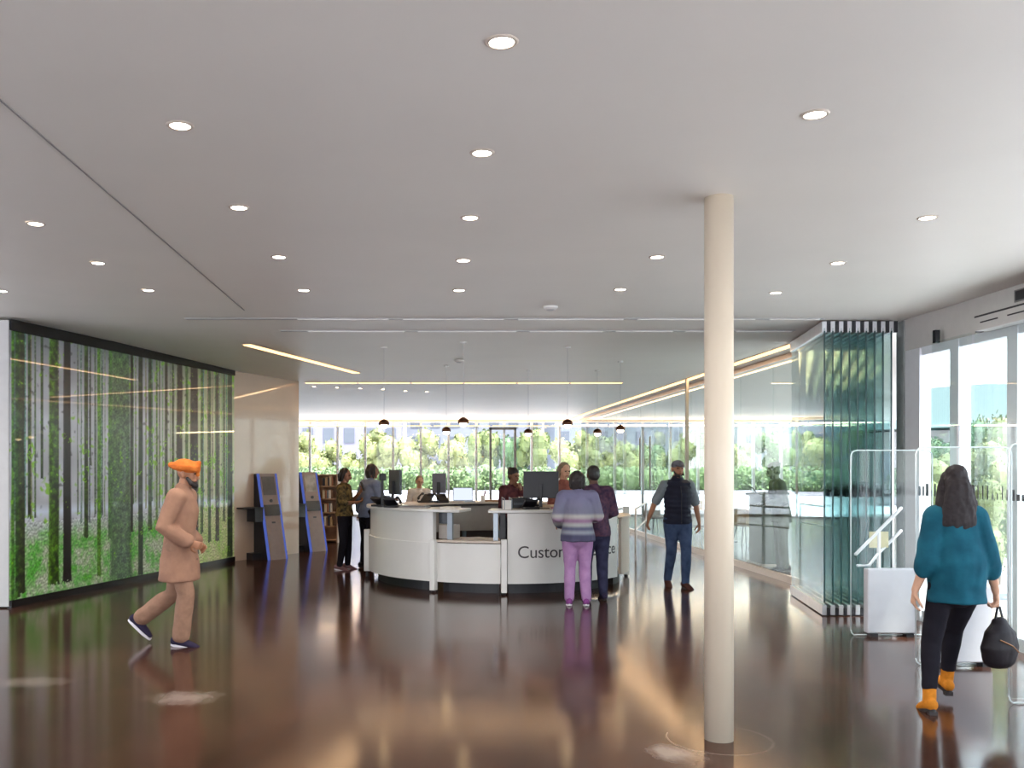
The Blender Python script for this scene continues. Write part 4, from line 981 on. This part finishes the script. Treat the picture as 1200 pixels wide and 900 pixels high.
# 3 man in the navy vest walking towards the viewer
P = Pose(knee={'L': (.085, -.10, .51), 'R': (-.09, -.01, .50)}, ankle={'L': (.075, -.10, .09), 'R': (-.085, .16, .11)}, toe={'L': (.15, -1, -.15), 'R': (-.1, -1, -.42)},
         elbow={'L': (.27, .03, 1.14), 'R': (-.30, .08, 1.16)}, wrist={'L': (.30, -.02, .90), 'R': (-.41, .0, .95)}, hand={'L': (.0, -.15, -1), 'R': (-.25, -.1, -1)})
t = person('walking bearded person in a navy quilted vest and blue jeans, facing the viewer', at(794, 12.7), 0.08, 1.74, P, 'tan')
jeans = cloth('jeans', (72, 88, 118), (52, 66, 94), 10, .25)
shrinkwrap(legs_part(P, .014), 'jeans', jeans, t, .011, 4, .005)
shrinkwrap(top_part(P, .012, hem=.93, sleeve=.42, sl_infl=.006), 'shirt', cloth('tee_grey', (122, 128, 132)), t, .011, 4, .004)
mb = top_part(P, .03, hem=.88, sleeve=0, collar=.035, sho=.62)
v = shrinkwrap(mb, 'vest', cloth('vest_navy', (34, 36, 52), (26, 27, 42), 8, .3, .6), t, .011, 4, 0.0)
for vv in v.data.vertices: vv.co += vv.normal * (.0045 * math.sin(vv.co.z * 2 * PI / .065))
MB().chain([(0, -.155, .9), (0, -.15, 1.1), (0, -.158, 1.28), (0, -.12, 1.40)], [.006] * 4, n=6).build('zip', black_plastic, t)
M = hrot(P); h = P.head
mb = MB(); mb.ball(h + Vector((0, .012, .065)), (.088, .105, .07)); mb.chain([h + Vector((0, -.07, .06)), h + Vector((0, -.15, .045))], [(.065, .014), (.05, .009)], n=14)
shrinkwrap(mb, 'cap', cloth('cap_grey', (104, 104, 112)), t, .008, 3)
mb = MB(); mb.chain([h + Vector((-.062, -.02, -.02)), h + Vector((-.05, -.06, -.07)), h + Vector((0, -.082, -.092)), h + Vector((.05, -.06, -.07)), h + Vector((.062, -.02, -.02))], [.013, .02, .026, .02, .013], n=10)
shrinkwrap(mb, 'beard', hair_black, t, .008, 2, .003, 40)
shoes(P, t, shoe_brown, sole_dark)

# 4 woman in a patterned top looking at her phone
P = Pose(knee={'L': (.10, -.03, .50), 'R': (-.09, .0, .50)}, ankle={'L': (.11, -.02, .09), 'R': (-.10, .06, .09)}, elbow={'L': (.25, -.02, 1.15), 'R': (-.24, -.05, 1.16)}, wrist={'L': (.10, -.24, 1.33), 'R': (-.02, -.24, 1.17)},
         hand={'L': (-.1, -.5, .85), 'R': (.75, -.5, .2)}, palm={'L': (-.6, .6, .2), 'R': (0, .6, .8)}, curl={'L': .6, 'R': .5}, head_nod=.18)
pc = at(404, 14.9); rzc = math.radians(78)
t = person('person in a dark leaf-patterned top and black trousers looking at a phone', pc, rzc, 1.63, P, 'brown')
shrinkwrap(legs_part(P, .012), 'trousers', black_cloth, t, .011, 4, .004)
shrinkwrap(top_part(P, .02, hem=.93, sleeve=.55, sl_infl=.01, hem_flare=.01), 'blouse', cloth('leaf_print', (128, 106, 64), (44, 42, 34), 16, .2), t, .011, 4, .006)
hair_cap(P, t, hair_black, 'bob'); shoes(P, t, cloth('shoe_mauve', (128, 96, 100), scale=30, bump=.1), sole_white)
mw = Matrix.Translation(pc) @ Matrix.Rotation(rzc, 4, 'Z') @ Matrix.Scale(1.63 / 1.75, 4)
hp_ = mw @ (Vector(P.wrist['L']) + Vector(P.hand['L']).normalized() * .10)
t = thing('smartphone', 'dark smartphone held up by the person in the leaf-patterned top', 'phone', hp_, rzc)
MB().box((-.02, -.012, .03), (.075, .01, .15), M=Matrix.Rotation(-.35, 3, 'X')).build('case', black_plastic, t, bevel=.004)
MB().box((-.02, -.004, .031), (.068, .004, .14), M=Matrix.Rotation(-.35, 3, 'X')).build('screen', screen_dark, t)

# 5 man in the blue-grey shirt leaning at the desk's left end
P = Pose(elbow={'L': (.26, .0, 1.14), 'R': (-.27, -.10, 1.16)}, wrist={'L': (.28, -.02, .90), 'R': (-.22, -.33, 1.17)}, hand={'L': (0, -.1, -1), 'R': (.2, -1, .05)}, palm={'R': (0, 0, -1)}, lean=(0, -.07, 0), head_yaw=-.2)
t = person('person in a blue-grey shirt standing at the left end of the white desk', at(431, 15.15), math.radians(128), 1.70, P, 'brown')
shrinkwrap(legs_part(P, .016), 'trousers', black_cloth, t, .011, 4, .005)
shrinkwrap(top_part(P, .024, hem=.86, sleeve=.85, sl_infl=.008), 'shirt', cloth('shirt_bluegrey', (122, 132, 154), (104, 114, 138), 9, .3), t, .011, 4, .007)
hair_cap(P, t, hair_black, 'bob'); shoes(P, t, shoe_black, sole_dark)

# 6 staff member with a bun, chin on hand
P = Pose(elbow={'L': (.22, -.16, 1.17), 'R': (-.24, -.06, 1.14)}, wrist={'L': (.07, -.20, 1.42), 'R': (-.12, -.28, 1.15)}, hand={'L': (-.2, .15, 1), 'R': (.5, -.8, 0)}, palm={'L': (0, 1, 0), 'R': (0, 0, -1)}, curl={'L': .9, 'R': .4}, head_nod=.15, lean=(0, -.07, 0))
t = person('person with dark hair in a bun and maroon top behind the desk, chin on hand', at(597, 14.35), math.radians(38), 1.62, P, 'brown')
shrinkwrap(legs_part(P, .014), 'trousers', black_cloth, t, .012, 4, .004)
shrinkwrap(top_part(P, .02, hem=.88, sleeve=.9), 'blouse', cloth('maroon_blouse', (104, 56, 58), (72, 40, 46), 14, .25), t, .011, 4, .006)
hair_cap(P, t, hair_black, 'bun'); shoes(P, t, shoe_black, sole_dark)

# 7 staff member with fair hair
P = Pose(elbow={'L': (.25, -.05, 1.14), 'R': (-.25, -.05, 1.14)}, wrist={'L': (.16, -.27, 1.12), 'R': (-.16, -.27, 1.12)}, hand={'L': (-.1, -1, 0), 'R': (.1, -1, 0)}, palm={'L': (0, 0, -1), 'R': (0, 0, -1)}, head_nod=.2)
t = person('person with fair brown hair and rust top serving behind the lettered counter', at(661, 13.55), math.radians(22), 1.71, P, 'light')
shrinkwrap(legs_part(P, .014), 'trousers', black_cloth, t, .012, 4, .004)
shrinkwrap(top_part(P, .02, hem=.88, sleeve=.9), 'blouse', cloth('rust_blouse', (150, 92, 80), (126, 72, 66), 14, .25), t, .011, 4, .006)
hair_cap(P, t, hair_fair, 'bob'); shoes(P, t, shoe_black, sole_dark)

# 8 customer: man in maroon plaid seen from behind
P = Pose(elbow={'L': (.27, .02, 1.14), 'R': (-.27, -.06, 1.14)}, wrist={'L': (.24, -.16, 1.0), 'R': (-.18, -.28, 1.12)}, hand={'L': (-.1, -.8, -.5), 'R': (.1, -1, 0)}, palm={'R': (0, 0, -1)}, wide=1.08, belly=.03, lean=(0, -.05, 0), head_nod=.15)
t = person('person in a dark maroon checked shirt and jeans at the counter, seen from behind', at(697, 11.5), math.radians(186), 1.66, P, 'dark')
shrinkwrap(legs_part(P, .018), 'jeans', cloth('dark_jeans', (58, 58, 84), (42, 42, 64), 9, .25), t, .011, 4, .006)
shrinkwrap(top_part(P, .028, hem=.84, sleeve=.9, sl_infl=.008), 'shirt', cloth('maroon_check', (92, 62, 78), (56, 44, 66), 22, .2), t, .011, 4, .007)
hair_cap(P, t, hair_black, 'short'); shoes(P, t, shoe_navy, sole_dark)
# 9 customer in lilac trousers
P = Pose(knee={'L': (.10, -.02, .50), 'R': (-.09, -.04, .5)}, elbow={'L': (.26, .0, 1.14), 'R': (-.26, -.08, 1.16)}, wrist={'L': (.22, -.20, 1.06), 'R': (-.16, -.30, 1.16)}, hand={'L': (-.1, -.9, -.2), 'R': (.1, -1, .1)}, palm={'R': (0, 0, -1), 'L': (-.3, 0, -1)}, lean=(0, -.06, 0), head_yaw=-.25, wide=1.05)
t = person('person in lilac trousers and a striped blue-grey jumper at the counter', at(677, 11.05), math.radians(172), 1.60, P, 'tan')
shrinkwrap(legs_part(P, .018, 0.02, .006), 'trousers', cloth('trousers_lilac', (170, 132, 172), (152, 114, 156), 8, .25), t, .011, 4, .006)
m, N, L, B = _new('striped_jumper')
tc = N.new('ShaderNodeTexCoord'); sp_ = N.new('ShaderNodeSeparateXYZ'); L.new(tc.outputs['Object'], sp_.inputs[0])
rp = N.new('ShaderNodeValToRGB'); rp.color_ramp.interpolation = 'EASE'; mrz = N.new('ShaderNodeMapRange'); L.new(sp_.outputs['Z'], mrz.inputs['Value']); mrz.inputs['From Min'].default_value = .84; mrz.inputs['From Max'].default_value = 1.45
L.new(mrz.outputs[0], rp.inputs['Fac']); els = rp.color_ramp.elements
els[0].position = 0; els[0].color = (*srgb(74, 72, 98), 1); els[1].position = 1; els[1].color = (*srgb(110, 108, 136), 1)
for ps, c in ((.12, (66, 66, 92)), (.2, (128, 132, 142)), (.28, (76, 78, 104)), (.36, (150, 152, 150)), (.44, (136, 104, 132)), (.54, (164, 162, 158)), (.62, (112, 112, 132))):
    e = els.new(ps); e.color = (*srgb(*c), 1)
L.new(rp.outputs[0], B.inputs['Base Color']); B.inputs['Roughness'].default_value = .85
shrinkwrap(top_part(P, .035, hem=.84, sleeve=.92, sl_infl=.012, hem_flare=.015), 'jumper', m, t, .011, 4, .008)
hair_cap(P, t, hair_black, 'bob'); shoes(P, t, cloth('shoe_purple', (120, 62, 120), scale=30, bump=.1), sole_white)
# 10 visitor beyond the rear desk
P = Pose(elbow={'L': (.25, -.06, 1.12), 'R': (-.25, -.06, 1.12)}, wrist={'L': (.12, -.26, 1.2), 'R': (-.14, -.28, 1.12)}, hand={'L': (-.4, -.8, .3), 'R': (.2, -1, 0)}, palm={'L': (0, .3, -1), 'R': (0, 0, -1)}, head_nod=.2, lean=(0, -.05, 0))
t = person('short-haired person in a pale top beyond the rear desk, behind the left phones', at(491, 16.75), math.radians(12), 1.49, P, 'light')
shrinkwrap(legs_part(P, .014), 'trousers', jeans, t, .012, 4, .004)
shrinkwrap(top_part(P, .02, hem=.88, sleeve=.4), 'top', cloth('pale_top', (226, 216, 208)), t, .011, 4, .006)
hair_cap(P, t, hair_fair, 'short'); shoes(P, t, shoe_black, sole_dark)
# 11 solid stand-in for a reflected person beside the lectern behind the glass
P = Pose(elbow={'L': (.25, -.04, 1.14), 'R': (-.25, -.04, 1.14)}, wrist={'L': (.14, -.26, 1.1), 'R': (-.14, -.26, 1.1)}, hand={'L': (-.1, -1, 0), 'R': (.1, -1, 0)}, palm={'L': (0, 0, -1), 'R': (0, 0, -1)}, head_nod=.25, lean=(0, -.09, 0))
t = person('grey-green figure imitating a reflected person at the lectern behind the glass partition', (5.68, 14.75, 0), math.radians(-95), 1.70, P, 'olive')
ol = cloth('silhouette_clothes', (80, 84, 72))  # skin, hair and clothes all take the tone of the dark reflection
shrinkwrap(legs_part(P, .018, 0, .01), 'trousers', ol, t, .012, 4, .004)
shrinkwrap(top_part(P, .03, hem=.80, sleeve=.95, sl_infl=.01), 'jacket', ol, t, .012, 4, .006)
hair_cap(P, t, pbr('hair_olive', srgb(72, 76, 66), .6), 'bun'); shoes(P, t, shoe_black, sole_dark)
# ------------------------------------------------------------------ outside
pave = structure(MB().box((0, 60, -0.36), (400, 340, 0.1)).build('ground', pbr('paving', srgb(196, 194, 198), 0.8, var=0.06, scale=0.6)))
asphalt = structure(MB().box((0, 74, -0.29), (300, 12, 0.05)).build('road', pbr('asphalt', srgb(140, 136, 142), 0.8)))
leaf_mats = [pbr(f'leaf_{i}', srgb(*c), 0.6, var=0.3, scale=1.5) for i, c in enumerate(((116, 126, 76), (98, 118, 74), (82, 106, 72), (134, 138, 88), (56, 88, 56)))]
bark = pbr('bark', srgb(104, 88, 74), 0.8)
def crown_mesh(seed, n, rx, ry, rz, size):
    rnd = random.Random(seed); mb = MB()
    blobs = [(Vector((rnd.uniform(-.7, .7), rnd.uniform(-.7, .7), rnd.uniform(-.6, .7))), rnd.uniform(.3, .5)) for _ in range(14)]
    for _ in range(n):
        c, r = rnd.choice(blobs); d = Vector((rnd.gauss(0, 1), rnd.gauss(0, 1), rnd.gauss(0, 1))).normalized()
        p = c + d * r * rnd.uniform(.75, 1.05); p = Vector((p.x * rx, p.y * ry, p.z * rz))
        a = Vector((rnd.gauss(0, 1), rnd.gauss(0, 1), rnd.gauss(0, 1))).normalized(); b = a.orthogonal().normalized(); s = size * rnd.uniform(.6, 1.3)
        mb.add([p - a * s, p + b * s * .6, p + a * s, p - b * s * .6], [(0, 1, 2, 3)])
    for c, r in blobs: mb.ball((c.x * rx, c.y * ry, c.z * rz), (r * rx * .85, r * ry * .85, r * rz * .85), n=10, m=6)
    return mb
CR = [crown_mesh(i, 900, 1, 1, 1, 0.09).mesh(f'crown_{i}') for i in range(5)]
for i, me in enumerate(CR): me.materials.append(leaf_mats[i])
FINE = [crown_mesh(40 + i, 5200, 1, 1, 1, 0.035).mesh(f'fine_crown_{i}') for i in range(5)]
for i, me in enumerate(FINE): me.materials.append(leaf_mats[i])
def tree(x, y, h, w, kind, lab, trunk=0.3, fine=False):
    t = thing('tree', lab, 'tree', (x, y, -0.3), random.uniform(0, 6), 'trees outside')
    me = (FINE if fine else CR)[kind]; c = bpy.data.objects.new('crown', me); COL.objects.link(c); c.parent = t
    tz = h * trunk; c.location = (0, 0, (tz + h) / 2); c.scale = (w / 2, w / 2, (h - tz) / 2 * 1.05)
    MB().chain([(0, 0, 0), (0.03, 0, tz * .6), (0, 0.05, h * .7)], [0.04 * w ** .5 + .05, 0.03 * w ** .5 + .04, 0.03], n=8).build('trunk', bark, t)
    return t
rnd = random.Random(21)
kinds = ['yellow-green', 'fresh green', 'mid green', 'pale lime', 'deep green']
spots = []
i = 0
desc = ['at the far left behind the bookcase', 'left of the leaning kiosks view', 'behind the woman holding a phone', 'above the man in blue shirt', 'over the left monitor', 'behind the middle of the rear desk', 'beyond the desk light screen', 'above the woman in maroon', 'behind the big black monitor', 'just right of the big monitor', 'above the customers at the desk', 'right of the customers', 'left of the walking man', 'straight behind the walking man', 'just left of the column', 'behind the column', 'right of the column', 'behind the grey-green lectern', 'behind the front of the glass stack', 'behind the rear of the glass stack']
for k, px in enumerate(range(350, 1050, 35)):
    Y = rnd.uniform(84, 94); h = rnd.uniform(3.4, 5.9); kd = rnd.choice((0, 0, 1, 2, 3, 3)); p = at(px + rnd.uniform(-10, 10), Y)
    tree(p.x, p.y, h, rnd.uniform(3.1, 4.4), kd, f'{kinds[kd]} street tree outside the rear windows, {desc[k]}', 0.1)
# clipped hedge along the street
def hedge():
    mb = MB(); r = random.Random(2)
    for k in range(130):
        x = -34 + k * 0.75; mb.ball((x, 79 + r.uniform(-.5, .5), 0.5 + r.uniform(-.15, .2)), (0.8, 0.9, r.uniform(.9, 1.3)), n=8, m=6)
    for _ in range(7000):
        x = r.uniform(-34, 63); z = r.uniform(-.2, 1.7); p = Vector((x, 78.2 + r.uniform(-.6, .3), z)); a = Vector((r.gauss(0, 1), r.gauss(0, 1), r.gauss(0, 1))).normalized(); b = a.orthogonal(); s = .16
        mb.add([p - a * s, p + b * s * .6, p + a * s, p - b * s * .6], [(0, 1, 2, 3)])
    o = mb.build('hedge', leaf_mats[1]); tag(o, 'long low green hedge beyond the street behind the rear windows', 'hedge', kind='stuff')
hedge()
def block(lab, px0, px1, Y, h, wall, cols, rows, roof=None):
    a = at(px0, Y); b = at(px1, Y); W = b.x - a.x
    t = thing('building', lab, 'building', ((a.x + b.x) / 2, Y, -0.3))
    MB().box((0, 5, h / 2), (W, 10, h)).build('wall', wall, t)
    MB().box((0, 5, h + .15), (W + .6, 10.6, .3)).build('roof', frame_grey, t)
    gl = pbr('far_window', srgb(84, 88, 98), 0.15)
    for r in range(rows):
        for c in range(cols):
            MB().box((-W / 2 + (c + .5) * W / cols, -0.02, 2 + r * (h - 2) / rows + .6), (W / cols * .5, .12, (h - 2) / rows * .55)).build('window', gl, t)
block('pale violet-grey office block across the street, at the left', 300, 470, 112, 15, pbr('pale_wall', srgb(122, 118, 132), 0.8), 7, 4)
block('light grey block across the street behind the desk', 476, 636, 124, 13, pbr('pale_wall_b', srgb(122, 124, 134), 0.8), 7, 4)
block('grey building across the street behind the walking man', 650, 830, 110, 13.5, pbr('pale_wall_c', srgb(112, 116, 124), 0.8), 8, 4)
block('pale building across the street behind the folded glass', 840, 1060, 114, 12.5, pbr('pale_wall_d', srgb(120, 124, 128), 0.8), 8, 4)
# right side, beyond the entrance doors
t = thing('building', 'pale low building with grey-green pitched roofs outside the entrance', 'building', (27, 43, -0.3), math.radians(-58))
MB().box((0, 3, 1.9), (22, 6, 3.8)).build('wall', pbr('outer_wall', srgb(128, 125, 124), 0.8), t)
roofm = pbr('roof_green', srgb(84, 100, 98), 0.6, var=0.08)
mb = MB(); mb.add([(-11.5, -1, 3.9), (11.5, -1, 3.9), (11.5, 3, 6.2), (-11.5, 3, 6.2), (11.5, 7, 3.9), (-11.5, 7, 3.9)], [(0, 1, 2, 3), (3, 2, 4, 5), (0, 3, 5), (1, 4, 2), (0, 5, 4, 1)]); mb.build('roof', roofm, t)
for k in range(7): MB().box((-9.3 + k * 3.1, -0.03, 2.0), (1.4, .12, 1.5)).build('window', pbr('far_window', srgb(84, 88, 98), 0.15), t)
for (px, y, h, w, kd, lab) in ((1166, 15.5, 2.65, 1.1, 4, 'dark green bushy tree outside the middle entrance pane'), (1142, 13.0, 2.2, 1.0, 0, 'yellow-green shrub outside the entrance behind the person in teal'), (1198, 13.6, 3.0, 1.3, 1, 'fresh green tree at the edge of the picture outside the entrance'), (1092, 34, 3.2, 3.0, 2, 'mid green tree in front of the pitched-roof building'), (1134, 22.0, 2.2, 1.8, 0, 'yellow-green round shrub farther out beyond the entrance')):
    q = at(px, y); x = q.x
    tree(x, y, h, w, kd, lab, 0.15, True)

# ------------------------------------------------------------------ world, sun, camera
w = bpy.data.worlds.new('sky'); SC.world = w; w.use_nodes = True
bg = w.node_tree.nodes['Background']
N = w.node_tree.nodes; L = w.node_tree.links
tcw = N.new('ShaderNodeTexCoord'); sx = N.new('ShaderNodeSeparateXYZ'); L.new(tcw.outputs['Generated'], sx.inputs[0])
rp = N.new('ShaderNodeValToRGB'); L.new(sx.outputs['Z'], rp.inputs['Fac'])
rp.color_ramp.elements[0].color = (0.95, 0.97, 1.0, 1); rp.color_ramp.elements[1].color = (0.64, 0.78, 1.0, 1); rp.color_ramp.elements[1].position = 0.6
L.new(rp.outputs[0], bg.inputs['Color']); bg.inputs['Strength'].default_value = 1.75
sl = bpy.data.lights.new('sun', 'SUN'); sl.energy = 5.5; sl.angle = 0.1; sl.color = (1, 0.96, 0.9)
so = bpy.data.objects.new('sun', sl); COL.objects.link(so); so.rotation_euler = Vector((-0.34, 0.36, -0.95)).to_track_quat('-Z', 'Y').to_euler()

cam = bpy.data.cameras.new('camera'); co = bpy.data.objects.new('camera', cam); COL.objects.link(co); SC.camera = co
co.location = (0, 0, EYE); co.rotation_euler = (PI / 2, 0, 0)
cam.sensor_width = 36; cam.sensor_fit = 'HORIZONTAL'; cam.lens = 36 * F / 1200
cam.shift_x = (600 - PX) / 1200; cam.shift_y = (PY - 450) / 1200; cam.clip_end = 800; cam.clip_start = 0.05
SC.view_settings.view_transform = 'Standard'; SC.view_settings.look = 'None'; SC.view_settings.gamma = 1.0
SC.view_settings.exposure = 1.5; SC.view_settings.use_curve_mapping = False
SC.cycles.max_bounces = 12; SC.cycles.diffuse_bounces = 6; SC.cycles.glossy_bounces = 5; SC.cycles.transparent_max_bounces = 48
SC.cycles.use_denoising = True; SC.cycles.sample_clamp_indirect = 6
SC.cycles.caustics_reflective = False; SC.cycles.caustics_refractive = False
